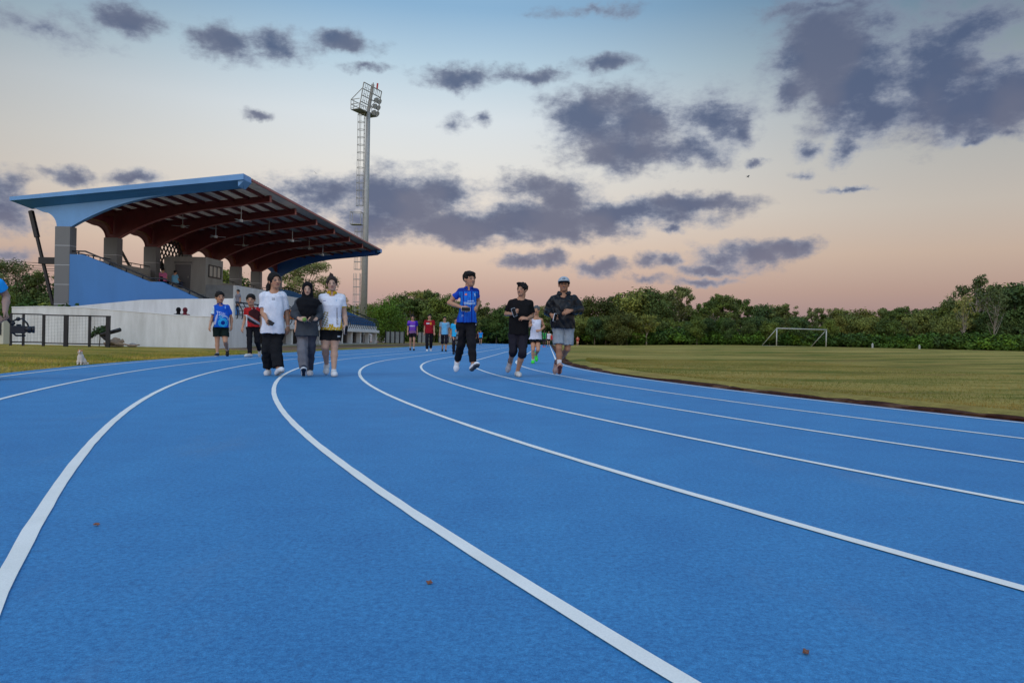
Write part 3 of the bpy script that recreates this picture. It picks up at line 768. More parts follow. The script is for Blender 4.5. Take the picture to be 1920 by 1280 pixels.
def rock(name,loc,r,m,lab,cat,grp=None,sq=(1,1,.6),seed=0,sub=3,amp=.3):
    import bmesh
    bm=bmesh.new(); bmesh.ops.create_icosphere(bm,subdivisions=sub,radius=1)
    from mathutils import noise as N_
    for v in bm.verts:
        c=v.co.copy(); f=1+amp*N_.noise(c*1.3+Vector((seed*7.1,0,0)))+amp*.5*N_.noise(c*3.1+Vector((0,seed*3.,0)))+amp*.25*N_.noise(c*8)
        v.co=Vector((c.x*sq[0],c.y*sq[1],max(c.z,-.3)*sq[2]))*f*r
    me=bpy.data.meshes.new(name); bm.to_mesh(me); bm.free()
    for p in me.polygons: p.use_smooth=True
    me.materials.append(m); o=bpy.data.objects.new(name,me); COL.objects.link(o); o.location=loc; return tag(o,lab,cat,grp)
p=local(216,643,31.9); rock('stone',(p.x,p.y,.1),.33,m_wood,'brown lump of roots behind the pale log','root','',(1,.8,.8),1,amp=.5)
p=local(248,647,32.); rock('stone',(p.x,p.y,.05),.16,m_stone,'small reddish stone by the foot of the ramp wall','stone',None,(1.3,.8,.8),2)
# gravel heap
p=uwp(88,20.8)
rock('gravel_heap',(p[0]+.2,p[1],-.1),1.,mat('gravel',(.42,.34,.32,1),rough=.95,var=.35,vscale=5,bump=1.,bscale=18),'pale conical heap of gravel beside the floodlight mast','gravel heap',None,(1.55,1.4,1.15),5,sub=5,amp=.22)
# goal
ga=along(1456,640,96.); gb=along(1549,640,99.); gz_=.5
gl=empty('goal',(ga[0],ga[1],gz_-.05),math.atan2(gb[1]-ga[1],gb[0]-ga[0]),'white football goal without a net on the far side of the grass','goal')
Ln=math.hypot(gb[0]-ga[0],gb[1]-ga[1]); gh=2.3
for x in(0,Ln):
    m=MB(); m.tube([(x,0,0),(x,0,gh)],.07,8); m.build('post',m_grey_white,gl,smooth=True)
m=MB(); m.tube([(-.07,0,gh+.05),(Ln+.07,0,gh+.05)],.07,8); m.build('crossbar',m_grey_white,gl,smooth=True)
for x in(0,Ln):
    m=MB(); m.tube([(x,0.05,gh),(x-.75,1.9,.05)],.045,6); m.build('brace',m_grey_white,gl,smooth=True)
m=MB(); m.tube([(-.75,1.9,.05),(Ln-.75,1.9,.05)],.045,6); m.build('ground_bar',m_grey_white,gl,smooth=True)
for x,lab in((1636,'short pale concrete post below the shrubs, nearer to the goal'),(1724,'short pale concrete post below the shrubs, farther from the goal')):
    a=along(x,640,96.); z=float(zg(*a)); m=MB(); m.prism([(-.09,-.09),(.09,-.09),(.09,.09),(-.09,.09)],'z',0,.5); m.add([(-.09,-.09,.5),(.09,-.09,.5),(.09,.09,.5),(-.09,.09,.5),(0,0,.68)],[(0,1,4),(1,2,4),(2,3,4),(3,0,4)])
    o=m.build('marker_post',m_grey_white,None); o.location=(a[0],a[1],z); tag(o,lab,'post')
# power lines at left
for k_,(ya,yb) in enumerate([(489,496.5),(496,500),(501,505),(505,508.5)]):
    m=MB(); a=Vector(atD(-60,ya-6,75)); b=Vector(atD(160,yb,90))
    pts=[a.lerp(b,t)-Vector((0,0,.12*math.sin(PI*t))) for t in np.linspace(0,1,14)]
    m.tube(pts,.028,4); tag(m.build('power_cable',m_black,None),['topmost of the four power cables left of the stand','second power cable from the top left of the stand','third power cable from the top left of the stand','lowest of the four power cables left of the stand'][k_],'cable','power cables left of the stand')
# birds
for k_,(x,y,D,lab,s_,rot) in enumerate([(592,325,60,'small dark bird high above the stand roof, flying','.55',.4),(1403,332,60,'small dark bird with bent wings above the right of the track','.8',-.5)]):
    c=Vector(atD(x,y,D)); s_=float(s_)
    V_=[(0,-.12,0),(0,.16,0),(.035,0,.02),(-.035,0,.02),(0,0,-.04),(.22,.03,.1),(.3,.12,.02),(.2,-.03,.08),(-.22,.03,.1),(-.32,.14,.0),(-.2,-.03,.08),(.05,.22,0),(-.05,.22,0)]
    F_=[(0,2,4),(0,4,3),(0,3,2),(1,4,2),(1,3,4),(1,2,3),(2,7,5),(2,5,1),(7,6,5),(3,8,10),(3,1,8),(10,8,9),(1,11,12)]
    m=MB(); m.add([Vector(v)*s_*1.1 for v in V_],F_); o=m.build('bird',m_black,None); o.location=c; o.rotation_euler=(.6,rot,.9); tag(o,lab,'bird')
# litter on the track
m_leaf=mat('dry_leaf',(.22,.09,.05,1),rough=.8)
for k_,(x,y,lab) in enumerate([(181,986,'small rust-coloured dry leaf on the blue track at lower left'),(1511,1226,'small rust-coloured dry leaf on the blue track at lower right'),(805,1095,'tiny red-brown leaf on the blue track left of the central white line')]):
    gx_,gy_=gnd(x,y); s_=.0075
    m=MB(); pts=[(math.cos(a)*s_*(1.5 if abs(math.cos(a))>.8 else 1),math.sin(a)*s_*.9,.006+.004*math.sin(3*a)) for a in np.linspace(0,2*PI,9)[:-1]]
    pts+=[(p[0],p[1],p[2]-.002) for p in pts]; n_=8
    m.add(pts,[tuple(range(8)),tuple(range(15,7,-1))]+[(i,i+8,(i+1)%8+8,(i+1)%8) for i in range(8)])
    o=m.build('leaf',m_leaf,None); o.location=(gx_,gy_,.002); o.rotation_euler=(0,0,k_*1.3); tag(o,lab,'leaf')
# ================================================================ TREES AND SHRUBS
def t_leaf(b,oc,c,p):
    g=b.n('ShaderNodeObjectInfo').outputs['Random']
    c=b.mix(1.,c,b.ramp(g,[(0,(.55,.68,.6)),(.35,(.85,.9,.85)),(.65,(1.15,1.15,1)),(1,(1.7,1.5,1.1))]),'MULTIPLY')
    p.inputs['Transmission Weight'].default_value=0
    return c
m_leaf1=mat('leaves_dark',attr=True,rough=.75,spec=.2,tex=t_leaf)
m_bark=mat('bark',(.13,.105,.08,1),rough=.95,var=.35,vscale=3)
m_bark2=mat('pale_bark',(.3,.25,.2,1),rough=.95,var=.3,vscale=3)
def leafcloud(rg,centres,radii,n,size,light,dark,sq=.75,up=.35):
    """leaf-sized quads scattered through clumps; some clumps paler than others"""
    k=len(centres); r=np.asarray(radii); pr=r**2.2; pr/=pr.sum()
    idx=rg.choice(k,n,p=pr)
    d=rg.normal(size=(n,3)); d/=np.linalg.norm(d,axis=1)[:,None]
    rad=r[idx]*(rg.rand(n)**.38)*(1+.25*np.abs(rg.normal(size=n)))
    P=np.asarray(centres)[idx]+d*rad[:,None]*np.array([1,1,sq])
    nrm=d+rg.normal(size=(n,3))*.7+np.array([0,0,up]); nrm/=np.linalg.norm(nrm,axis=1)[:,None]
    a=np.cross(nrm,rg.normal(size=(n,3))); a/=np.linalg.norm(a,axis=1)[:,None]+1e-6; b=np.cross(nrm,a)
    s=size*(.6+.8*rg.rand(n))[:,None]; a=a*s; b=b*s*.55
    V=np.stack([P-a,P-b*.9+a*.1,P+a,P+b],1).reshape(-1,3)
    F=np.arange(4*n).reshape(n,4)
    tone=rg.rand(k)[idx]*.65+rg.rand(n)*.35
    col=np.asarray(dark)[None]*(1-tone[:,None])+np.asarray(light)[None]*tone[:,None]
    return V,F,np.repeat(col,4,0)
def limbs(rg,mb,H,n,spread,r0,zs=.35,cents=None):
    lean=rg.normal(size=2)*.03*H
    trunk=[Vector((lean[0]*t*t,lean[1]*t*t,H*.72*t)) for t in np.linspace(0,1,7)]
    mb.tube(trunk,r0,8,r2=r0*.35)
    tips=[]
    for i in range(n):
        t=zs+(1-zs)*rg.rand(); p=Vector((lean[0]*t*t,lean[1]*t*t,H*.72*t))
        if cents is not None: c=Vector(cents[rg.randint(len(cents))]); 
        else:
            an=rg.rand()*2*PI; c=Vector((math.cos(an)*spread*(.4+.6*rg.rand()),math.sin(an)*spread,H*(.6+.35*rg.rand())))
        if c.z<p.z-.3: p=Vector((0,0,max(.3*H,c.z-1.2)))
        mid=p.lerp(c,.5)+Vector((rg.normal()*.25,rg.normal()*.25,-.25))
        q=[p.lerp(mid,u).lerp(mid.lerp(c,u),u) for u in np.linspace(0,1,6)]
        mb.tube(q,r0*.36,5,r2=r0*.07,cap=False); tips.append(c)
    return tips
TOPS={}
def make_tree(seed,H,R,style,light,dark,n,leaf,bark,r0=.18,low=.3):
    rg=np.random.RandomState(seed)
    cs=[];rs=[]
    if style=='dense':
        k=26
        for i in range(k):
            t=(i+.5)/k; z=H*(low+(1-low-.08)*t); rr=R*math.sin(PI*(.18+.74*t))**.8
            an=rg.rand()*2*PI; q=rr*(.25+.65*rg.rand()); cs.append((math.cos(an)*q,math.sin(an)*q,z)); rs.append(R*(.26+.2*rg.rand()))
    elif style=='loose':
        k=40
        for i in range(k):
            z=H*(.42+.52*rg.rand()**.8); an=rg.rand()*2*PI; q=R*(.1+.85*rg.rand())*(1.05-.55*abs(z/H-.72)/.3)
            cs.append((math.cos(an)*q,math.sin(an)*q,z)); rs.append(R*(.1+.13*rg.rand()))
    elif style=='umbrella':
        k=44
        for i in range(k):
            an=rg.rand()*2*PI; q=R*rg.rand()**.55; z=H*(.93-.25*(q/R)**1.6-.14*rg.rand()); cs.append((math.cos(an)*q,math.sin(an)*q,z)); rs.append(R*(.09+.1*rg.rand()))
    elif style=='shrub':
        k=12
        for i in range(k):
            an=rg.rand()*2*PI; q=R*.75*rg.rand()**.6; cs.append((math.cos(an)*q,math.sin(an)*q,H*(.2+.6*rg.rand()*(1-.4*q/R)))); rs.append(R*(.28+.2*rg.rand()))
    root=empty('shrub' if style=='shrub' else 'tree')
    V,F,C=leafcloud(rg,cs,rs,n,leaf,light,dark)
    V[:,2]=np.maximum(V[:,2],.05)
    npmesh('foliage' if style=='shrub' else 'crown',V,F,m_leaf1,root,C,smooth=False)
    mb=MB()
    if style=='shrub':
        for i in range(5):
            c=Vector(cs[i]); mb.tube([(c.x*.15,c.y*.15,0),(c.x*.6,c.y*.6,c.z*.5),c],.03,4,r2=.012)
        mb.build('stem',bark,root)
    else:
        limbs(rg,mb,H,(30 if n<3200 else 15) if style!='dense' else 7,R,r0,.3,cs); mb.build('trunk',bark,root,smooth=True)
    TOPS[len(TOPS)]=float(np.percentile(V[:,2],98.5)); root['_h']=TOPS[len(TOPS)-1]; reg(root); return root
GL,GD=(.17,.215,.04),(.045,.07,.02)
GL2,GD2=(.22,.24,.06),(.07,.09,.03)
BL,BD=(.105,.19,.02),(.025,.055,.01)
TL,TD=(.22,.23,.08),(.08,.09,.035)
protos=dict(
 d0=make_tree(1,9,3.4,'dense',GL,GD,5200,.21,m_bark), d1=make_tree(2,9,3.9,'dense',GL2,GD2,5200,.21,m_bark),
 d2=make_tree(3,9,3.2,'dense',(.1,.15,.04),(.025,.045,.018),5200,.2,m_bark), d3=make_tree(4,9,3.6,'dense',(.19,.18,.035),(.05,.06,.018),5000,.21,m_bark,low=.2),
 l0=make_tree(5,10,3.3,'loose',TL,TD,3600,.19,m_bark2), l1=make_tree(6,10,3.6,'loose',GL2,GD2,3800,.19,m_bark2), l2=make_tree(16,10,3.,'loose',GL,GD,3400,.19,m_bark),
 u0=make_tree(7,11,5.2,'umbrella',TL,TD,5200,.2,m_bark2,.2), u1=make_tree(8,11,4.6,'umbrella',GL,GD,5000,.2,m_bark2,.2),
 u2=make_tree(31,11,5.2,'umbrella',TL,TD,3000,.2,m_bark2,.2), w0=make_tree(32,10,3.6,'loose',TL,TD,700,.2,m_bark2,.17),
 n0=make_tree(9,10,4.4,'loose',TL,TD,9000,.11,m_bark,.16), b0=make_tree(10,5.5,3.0,'dense',BL,BD,8000,.12,m_bark,low=.08),
 s0=make_tree(11,2.4,1.7,'shrub',BL,BD,2200,.13,m_bark), s1=make_tree(12,2.2,1.6,'shrub',(.085,.15,.022),(.022,.045,.013),2200,.13,m_bark), s2=make_tree(13,2.6,1.5,'shrub',GL,GD,2200,.13,m_bark))
PT={k:o['_h'] for k,o in protos.items()}
for o in protos.values(): del o['_h']
PH_={'d0':9,'d1':9,'d2':9,'d3':9,'l0':10,'l1':10,'l2':10,'u0':11,'u1':11,'n0':10,'b0':5.5,'s0':2.4,'s1':2.2,'s2':2.6}
used_=set(); rgt=np.random.RandomState(21)
def plant(kind,x,ytop,D,label,group=None,wid=1.,base=None,cat='tree'):
    o=protos[kind]
    o=o if kind not in used_ else copy_tree(o)
    used_.add(kind)
    X_,Y_=along(x,600,D)
    z0=float(zg(X_,Y_)) if base is None else base
    zt=atD(x,ytop,D)[2]; s=(zt-z0)/PT[kind]
    o.location=(X_,Y_,z0-.05); o.rotation_euler=(0,0,rgt.rand()*2*PI); o.scale=(s*wid,s*wid,s)
    for k_ in('label','group','category'):
        if k_ in o.keys(): del o[k_]
    return tag(o,label,cat,group)
# ---- trees that stand out
T=plant
T('n0',573,490,84,'tall loose tree rising behind the far end of the stand')
T('n0',612,548,92,'lower loose tree between the far end of the stand and the floodlight mast',wid=1.1)
T('n0',18,492,70,'pale loose tree at the left edge of the photo, crossed by power cables',wid=1.3)
T('l1',74,512,62,'small leafy tree just left of the first grey column',wid=1.0)
T('b0',728,562,84,'bright green rounded tree right of the floodlight mast',wid=.95)
T('l0',1272,539,118,'tall airy tree with a gap in its crown, over the middle of the wood',wid=.85)
T('d1',1222,545,116,'broad olive tree directly left of the tall airy tree',wid=.85)
T('u2',1832,519,112,'tallest flat-topped tree with pale trunks at the right of the tree line',wid=.75)
T('w0',1864,546,104,'pale forked tree in front of the dark trees at the right edge',wid=.8)
T('w0',1808,556,106,'thin pale forked tree under the tallest flat-topped tree',wid=.6)
T('d2',1905,535,110,'dark dense tree filling the right edge of the photo',wid=1.1)
T('l0',1530,578,125,'airy tree rising right behind the football goal',wid=.8)
T('u1',1346,554,120,'olive umbrella-crowned tree in the middle right of the tree line',wid=.8)
T('d2',1432,573,122,'dark rounded tree left of the goal',wid=.95)
T('l1',800,546,120,'airy tree standing above the wood behind the walkers in purple and maroon',wid=.95)
T('d0',828,556,112,'dense tree left of the runner in the blue polo shirt',wid=1.)
T('d2',952,574,128,'dark tree between the runner in blue and the runner in black')
T('l1',1160,553,124,'slender airy tree right of the man in the black jacket',wid=.8)
T('d3',1105,560,116,'brown-green tree just right of the man in the black jacket')
T('d3',1612,583,118,'olive bushy tree to the right of the goal',wid=1.2)
T('u1',1700,577,120,'wide umbrella tree halfway between the goal and the right edge',wid=.9)
T('b0',1352,598,110,'bright yellow-green bush glowing under the umbrella-crowned tree',wid=.8)
G_='trees of the far wood that look alike'
LB={'d0':'dense green tree among others in the far wood','d1':'olive green tree among others in the far wood','d2':'dark green tree among others in the far wood','d3':'brown-green tree among others in the far wood','l0':'airy pale tree among others in the far wood','l1':'airy green tree among others in the far wood','l2':'airy dark tree among others in the far wood','u1':'flat-topped tree among others in the far wood'}
def many(L,kinds,D0,D1,grp):
    for i,(x,y) in enumerate(L):
        k=kinds[rgt.randint(len(kinds))]
        plant(k,x+rgt.normal()*2,y+rgt.normal()*1.5,D0+(D1-D0)*rgt.rand(),LB[k],grp+' '+{'d':'dense','l':'airy','u':'flat-topped'}[k[0]]+{'0':'',"1":' olive','2':' dark','3':' brown-green'}[k[1]],wid=.85+.4*rgt.rand())
sky_=[(640,583),(662,580),(690,572),(706,578),(748,562),(768,566),(785,556),(845,570),(870,572),(893,578),(915,584),(935,582),(975,578),(1000,580),(1025,582),(1085,568),(1128,562),(1142,566),(1180,560),(1200,556),(1245,552),(1290,572),(1312,580),(1328,566),(1368,560),(1388,564),(1408,574),(1450,578),(1472,577),(1490,590),(1508,594),(1552,594),(1572,584),(1592,590),(1632,592),(1652,588),(1672,586),(1722,586),(1742,580),(1760,580),(1780,574),(1796,572),(1850,552),(1878,546),(1895,540),(1918,538)]
many([(x,y-3+rgt.normal()*4) for x,y in sky_],['d0','d1','d2','l1','l2','l1','u1','l2','d3'],114,128,'far wood trees,')
low_=[(x,600+5*math.sin(x)) for x in range(700,1930,19)]
many([(x,y-5+rgt.normal()*6) for x,y in low_],['d0','d1','l2','d3','l1','d2'],107,114,'far wood trees,')
many([(15,548),(45,556),(70,545),(100,560)],['d0','d1'],58,66,'far wood trees,')
for i,x in enumerate([5,24,42,60,80,98]):
    plant(['s0','s1','s2'][i%3],x,568+rgt.rand()*8,[38,40][i%2],['bushy shrub behind the black fence at the left','leafy shrub behind the black fence at the left','dark shrub behind the black fence at the left'][i%3],'shrubs behind the black fence, kind %d'%(i%3),wid=.9,cat='shrub')
for i,(x,y) in enumerate([(420,512),(405,517),(440,523),(505,548),(530,545)]):
    plant('d%d'%(i%3),x,y,98,['treetop seen through an arch just right of the booth','treetop seen low through an arch at the booth corner','treetop seen through the second arch right of the booth','treetop just left of the head of the woman in white','treetop right behind the head of the woman in white'][i],None,wid=1.1)
SL=['bright green shrub in the row below the far wood','mid green shrub in the row below the far wood','dull green shrub in the row below the far wood']
for x in list(range(700,1930,11)):
    k=rgt.choice([0,0,1,1,2]); yt=np.interp(x,[700,1000,1300,1920],[606,612,624,632])+rgt.normal()*3.5
    plant('s%d'%k,x+rgt.normal()*3,yt,np.interp(x,[700,1050,1920],[112,112,103])+rgt.rand()*3,SL[k],'shrubs below the far wood, kind %d'%k,wid=1.05+.4*rgt.rand(),cat='shrub')
for k_,o in protos.items():
    if k_ not in used_:
        for c in [c for c in COL.objects if c.parent==o]+[o]: bpy.data.objects.remove(c)
# distant wood that reads as one mass, closing the gaps
rg=np.random.RandomState(77); cs=[];rs=[]
for x in np.arange(-150,2100,9):
    D=134+rg.rand()*14; X_,Y_=along(x,600,D); z0=float(zg(X_,Y_))
    top=6.0 if 650<x else 4.5
    for z in(.8,2.4,4.):
        if z<top: cs.append((X_,Y_,z0+z+rg.rand())); rs.append(1.9)
V,F,C=leafcloud(rg,cs,rs,30000,.42,(.05,.075,.02),(.015,.027,.01))
npmesh('wood',V,F,m_leaf1,None,C,smooth=False)['kind']='stuff'
# young papaya-like plant by the gate
r_=empty('sapling',(*along(186,640,32.3),0),0,'young sapling with drooping leaves in front of the ramp wall beside the gate','sapling')
mb=MB(); mb.tube([(0,0,0),(.03,0,.35),(0,0,.62)],.022,6,r2=.012); mb.build('stem',m_bark,r_)
rg=np.random.RandomState(5); V,F,C=leafcloud(rg,[(0,0,.68),(.16,0,.62),(-.18,0,.6),(.05,.1,.78),(.3,0,.42),(-.3,0,.45)],[.2,.16,.16,.16,.12,.12],420,.06,(.09,.15,.04),(.03,.06,.02)); npmesh('foliage',V,F,m_leaf1,r_,C,smooth=False)
# grass blades: ragged infield margin near the camera and tufts by the fence
rg=np.random.RandomState(6)
def blades(n,pts,h,wd,c1,c2):
    x,y,z=pts; a=rg.rand(n)*PI*2; hh=h*(.5+rg.rand(n)); ln=rg.normal(size=(n,2))*.4*hh[:,None]
    P=np.stack([x,y,z],1); s=np.stack([np.cos(a),np.sin(a),0*a],1)*wd
    tip=P+np.stack([ln[:,0],ln[:,1],hh],1)
    V=np.stack([P-s,P+s,tip],1).reshape(-1,3); F=np.arange(3*n).reshape(n,3)
    pt=.5+.28*np.sin(x*1.1+2.1*np.sin(y*.7))+.28*np.sin(y*1.9+1.7*np.sin(x*.45)+x*.3)+.2*np.sin(x*4.1+y*3.3); t=np.clip(pt*.75+rg.rand(n)*.4-.1,0,1)[:,None]; c=np.array(c1)*t+np.array(c2)*(1-t); return V,F,np.repeat(c,3,0)
n=110000
ang=rg.rand(n)*1.25-.12; 
R=R0-.95-rg.rand(n)**1.7*7.5
x=TC[0]-DN[0]*0+0; px_=TC[0]+DN[0]*np.cos(ang)*R-DU[0]*np.sin(ang)*R; py_=TC[1]+DN[1]*np.cos(ang)*R-DU[1]*np.sin(ang)*R
V,F,C=blades(n,(px_,py_,zg(px_,py_)+.03),.022,.005,(.085,.12,.012),(.33,.21,.055))
g_=npmesh('field_margin_grass',V,F,m_leaf1,None,C,smooth=False); g_['kind']='stuff'
n=50000; D=9+24*rg.rand(n)**.7; xx=-30+rg.rand(n)*480
rr=np.stack([(xx-960)/FPX*D,D],1); ok=radof(rr[:,0],rr[:,1])>R0+8*LN+.38; rr=rr[ok]
u_=rr@DU; w_=rr@DN; ok=(u_<32.8)|(w_<14.6); rr=rr[ok]; n=len(rr)
V,F,C=blades(n,(rr[:,0],rr[:,1],np.full(n,-.03)),.035,.008,(.13,.17,.018),(.42,.29,.08))
g_=npmesh('verge_grass',V,F,m_leaf1,None,C,smooth=False); g_['kind']='stuff'
# ================================================================ FIGURES: each body and garment is one continuous surface grown from a distance field
def unit(v): v=np.asarray(v,float); return v/(np.linalg.norm(v)+1e-9)
class Field:
    def __init__(s,lo,hi,vs):
        s.vs=vs; s.lo=np.asarray(lo,float); n=np.ceil((np.asarray(hi)-s.lo)/vs).astype(int)+1
        s.ax=[(s.lo[i]+vs*np.arange(n[i])).astype(np.float32) for i in range(3)]; s.D=np.full(n,1.,np.float32)
    def sub(s,lo,hi):
        sl=[]
        for i in range(3):
            a=max(0,int((lo[i]-s.lo[i])/s.vs)); b=min(len(s.ax[i]),int((hi[i]-s.lo[i])/s.vs)+2); sl.append(slice(a,max(a,b)))
        X=s.ax[0][sl[0]][:,None,None]; Y=s.ax[1][sl[1]][None,:,None]; Z=s.ax[2][sl[2]][None,None,:]
        return tuple(sl),X,Y,Z
    def merge(s,sl,d,k):
        a=s.D[sl]
        if a.size==0: return
        if k>0:
            h=np.maximum(k-np.abs(a-d),0)/k; s.D[sl]=np.minimum(a,d)-h*h*k*.25
        else: s.D[sl]=np.minimum(a,d)
    def chain(s,pts,rs,k=.01,cuts=(),kin=.02,sub=False,sq=None):
        pts=[np.asarray(p,float) for p in pts]; m=max(rs)+k+kin+3*s.vs
        lo=np.min(pts,0)-m; hi=np.max(pts,0)+m; sl,X,Y,Z=s.sub(lo,hi)
        if s.D[sl].size==0: return s
        out=None
        for a,b,ra,rb in zip(pts[:-1],pts[1:],rs[:-1],rs[1:]):
            ba=b-a; L2=max(float(ba@ba),1e-9)
            h=np.clip(((X-a[0])*ba[0]+(Y-a[1])*ba[1]+(Z-a[2])*ba[2])/L2,0,1)
            d=np.sqrt((X-a[0]-h*ba[0])**2+(Y-a[1]-h*ba[1])**2+(Z-a[2]-h*ba[2])**2)-(ra+(rb-ra)*h)
            if out is None: out=d
            else:
                q=np.maximum(kin-np.abs(out-d),0)/kin; out=np.minimum(out,d)-q*q*kin*.25
        for c,n in cuts: out=np.maximum(out,(X-c[0])*n[0]+(Y-c[1])*n[1]+(Z-c[2])*n[2])
        if sub: s.D[sl]=np.maximum(s.D[sl],-out)
        else: s.merge(sl,out.astype(np.float32),k)
        return s
    def ell(s,c,r,k=.01,B=None,sub=False,cuts=()):
        c=np.asarray(c,float); m=max(r)+k+3*s.vs; sl,X,Y,Z=s.sub(c-m,c+m)
        if s.D[sl].size==0: return s
        x,y,z=X-c[0],Y-c[1],Z-c[2]
        if B is not None: x,y,z=[x*b[0]+y*b[1]+z*b[2] for b in B]
        k0=np.sqrt((x/r[0])**2+(y/r[1])**2+(z/r[2])**2); k1=np.sqrt((x/r[0]**2)**2+(y/r[1]**2)**2+(z/r[2]**2)**2)+1e-6
        d=k0*(k0-1)/k1
        for cc,n in cuts: d=np.maximum(d,(X-cc[0])*n[0]+(Y-cc[1])*n[1]+(Z-cc[2])*n[2])
        if sub: s.D[sl]=np.maximum(s.D[sl],-d)
        else: s.merge(sl,d.astype(np.float32),k)
        return s
    def loft(s,st,k=.01,p=2.4,inset=0.,sub=False):
        """st: rows (z,cx,cy,a,b) of superellipse sections, any order"""
        st=np.array(sorted(st)); m=max(st[:,3].max(),st[:,4].max())+k+3*s.vs
        lo=[(st[:,1]-st[:,3]).min()-k-.03,(st[:,2]-st[:,4]).min()-k-.03,st[0,0]-k-.03]; hi=[(st[:,1]+st[:,3]).max()+k+.03,(st[:,2]+st[:,4]).max()+k+.03,st[-1,0]+k+.03]
        sl,X,Y,Z=s.sub(lo,hi); z=Z.ravel()
        if s.D[sl].size==0: return s
        cx,cy,a,b=[np.interp(z,st[:,0],st[:,j])[None,None,:] for j in(1,2,3,4)]; a=a-inset; b=b-inset
        q=(np.abs((X-cx)/a)**p+np.abs((Y-cy)/b)**p)**(1/p)
        d=(q-1)*np.minimum(a,b); d=np.maximum(d,np.maximum(Z-st[-1,0],st[0,0]-Z))
        if sub: s.D[sl]=np.maximum(s.D[sl],-d)
        else: s.merge(sl,d.astype(np.float32),k)
        return s
    def cut(s,c,n):
        X,Y,Z=s.ax[0][:,None,None],s.ax[1][None,:,None],s.ax[2][None,None,:]
        s.D=np.maximum(s.D,((X-c[0])*n[0]+(Y-c[1])*n[1]+(Z-c[2])*n[2]).astype(np.float32)); return s
    def folds(s,amp,freq,seed=0,st=(1,1,1)):
        rg=np.random.RandomState(seed); X,Y,Z=s.ax[0][:,None,None],s.ax[1][None,:,None],s.ax[2][None,None,:]
        acc=0
        for o in range(5):
            v=rg.normal(size=3)*freq*(1.5**(o*.6))*np.array(st); w=rg.normal(size=3)*freq*.6*np.array(st); ph=rg.rand(2)*6.28
            acc=acc+np.sin(X*v[0]+Y*v[1]+Z*v[2]+ph[0]+1.3*np.sin(X*w[0]+Y*w[1]+Z*w[2]+ph[1]))/(1+.3*o)
        s.D=s.D+(amp*.5*acc).astype(np.float32); return s
    def nets(s):
        D=s.D; D=np.where(np.abs(D)<1e-7,1e-7,D); ins=D<0
        D=D.copy()
        nx,ny,nz=D.shape
        c=np.zeros((nx-1,ny-1,nz-1),np.int8)
        offs=[(i,j,k) for i in(0,1) for j in(0,1) for k in(0,1)]
        for i,j,k in offs: c+=ins[i:nx-1+i,j:ny-1+j,k:nz-1+k]
        act=(c>0)&(c<8); I=np.argwhere(act); idx=np.full(c.shape,-1,np.int32); idx[act]=np.arange(len(I))
        val={o:D[I[:,0]+o[0],I[:,1]+o[1],I[:,2]+o[2]] for o in offs}
        P=np.zeros((len(I),3)); cnt=np.zeros(len(I))
        for o in offs:
            for ax in range(3):
                if o[ax]: continue
                o2=list(o);o2[ax]=1;o2=tuple(o2); a,b=val[o],val[o2]; m=(a<0)!=(b<0)
                t=np.where(m,a/(a-b+1e-12*(a==b)),0); q=np.array(o,float)[None]+0*P; q[:,ax]=t
                P+=q*m[:,None]; cnt+=m
        V=(I+P/cnt[:,None])*s.vs+s.lo
        Fs=[]
        for ax in range(3):
            sa=[slice(None)]*3; sb=[slice(None)]*3; sa[ax]=slice(0,-1); sb[ax]=slice(1,None)
            A=ins[tuple(sa)]; Bb=ins[tuple(sb)]; E=np.argwhere(A!=Bb)
            u,v=[(1,2),(2,0),(0,1)][ax]
            ok=(E[:,u]>=1)&(E[:,v]>=1)&(E[:,u]<D.shape[u]-1)&(E[:,v]<D.shape[v]-1); E=E[ok]
            flip=~A[E[:,0],E[:,1],E[:,2]]
            def cell(du,dv):
                q=E.copy(); q[:,u]+=du; q[:,v]+=dv; return idx[q[:,0],q[:,1],q[:,2]]
            Q=np.stack([cell(-1,-1),cell(0,-1),cell(0,0),cell(-1,0)],1); Q[flip]=Q[flip][:,::-1]; Fs.append(Q)
        F=np.concatenate(Fs); F=F[(F>=0).all(1)]
        # light relaxation to take out stair steps
        for it in range(2):
            S_=np.zeros_like(V); n=np.zeros(len(V))
            for a in range(4):
                b=(a+1)%4; np.add.at(S_,F[:,a],V[F[:,b]]); np.add.at(n,F[:,a],1)
                np.add.at(S_,F[:,b],V[F[:,a]]); np.add.at(n,F[:,b],1)
            V=V*.55+.45*S_/np.maximum(n,1)[:,None]
        return V,F
    def build(s,name,m,parent,col):
        V,F=s.nets()
        C=col(V) if callable(col) else np.repeat(np.array([col[:3]]),len(V),0)
        return npmesh(name,V,F,m,parent,C)
def t_cloth(b,oc,c,p):
    c=b.mix(1.,c,b.ramp(b.noise(oc,26,4,.6),[(.3,(.9,.9,.9)),(.7,(1.07,1.07,1.07))]),'MULTIPLY'); return c
m_skin=mat('skin',attr=True,rough=.5,spec=.35)
m_cloth=mat('cloth',attr=True,rough=.9,spec=.12,tex=t_cloth)
m_hair=mat('hair',attr=True,rough=.6,spec=.15,bump=.3,bscale=120)
m_shoe=mat('shoe_leather',attr=True,rough=.6,spec=.3)
m_nylon=mat('glossy_nylon',attr=True,rough=.42,spec=.22,bump=.5,bscale=16)
SK=(.48,.24,.14); SKL=(.52,.31,.215); SKD=(.37,.175,.095); SKX=(.10,.05,.035)
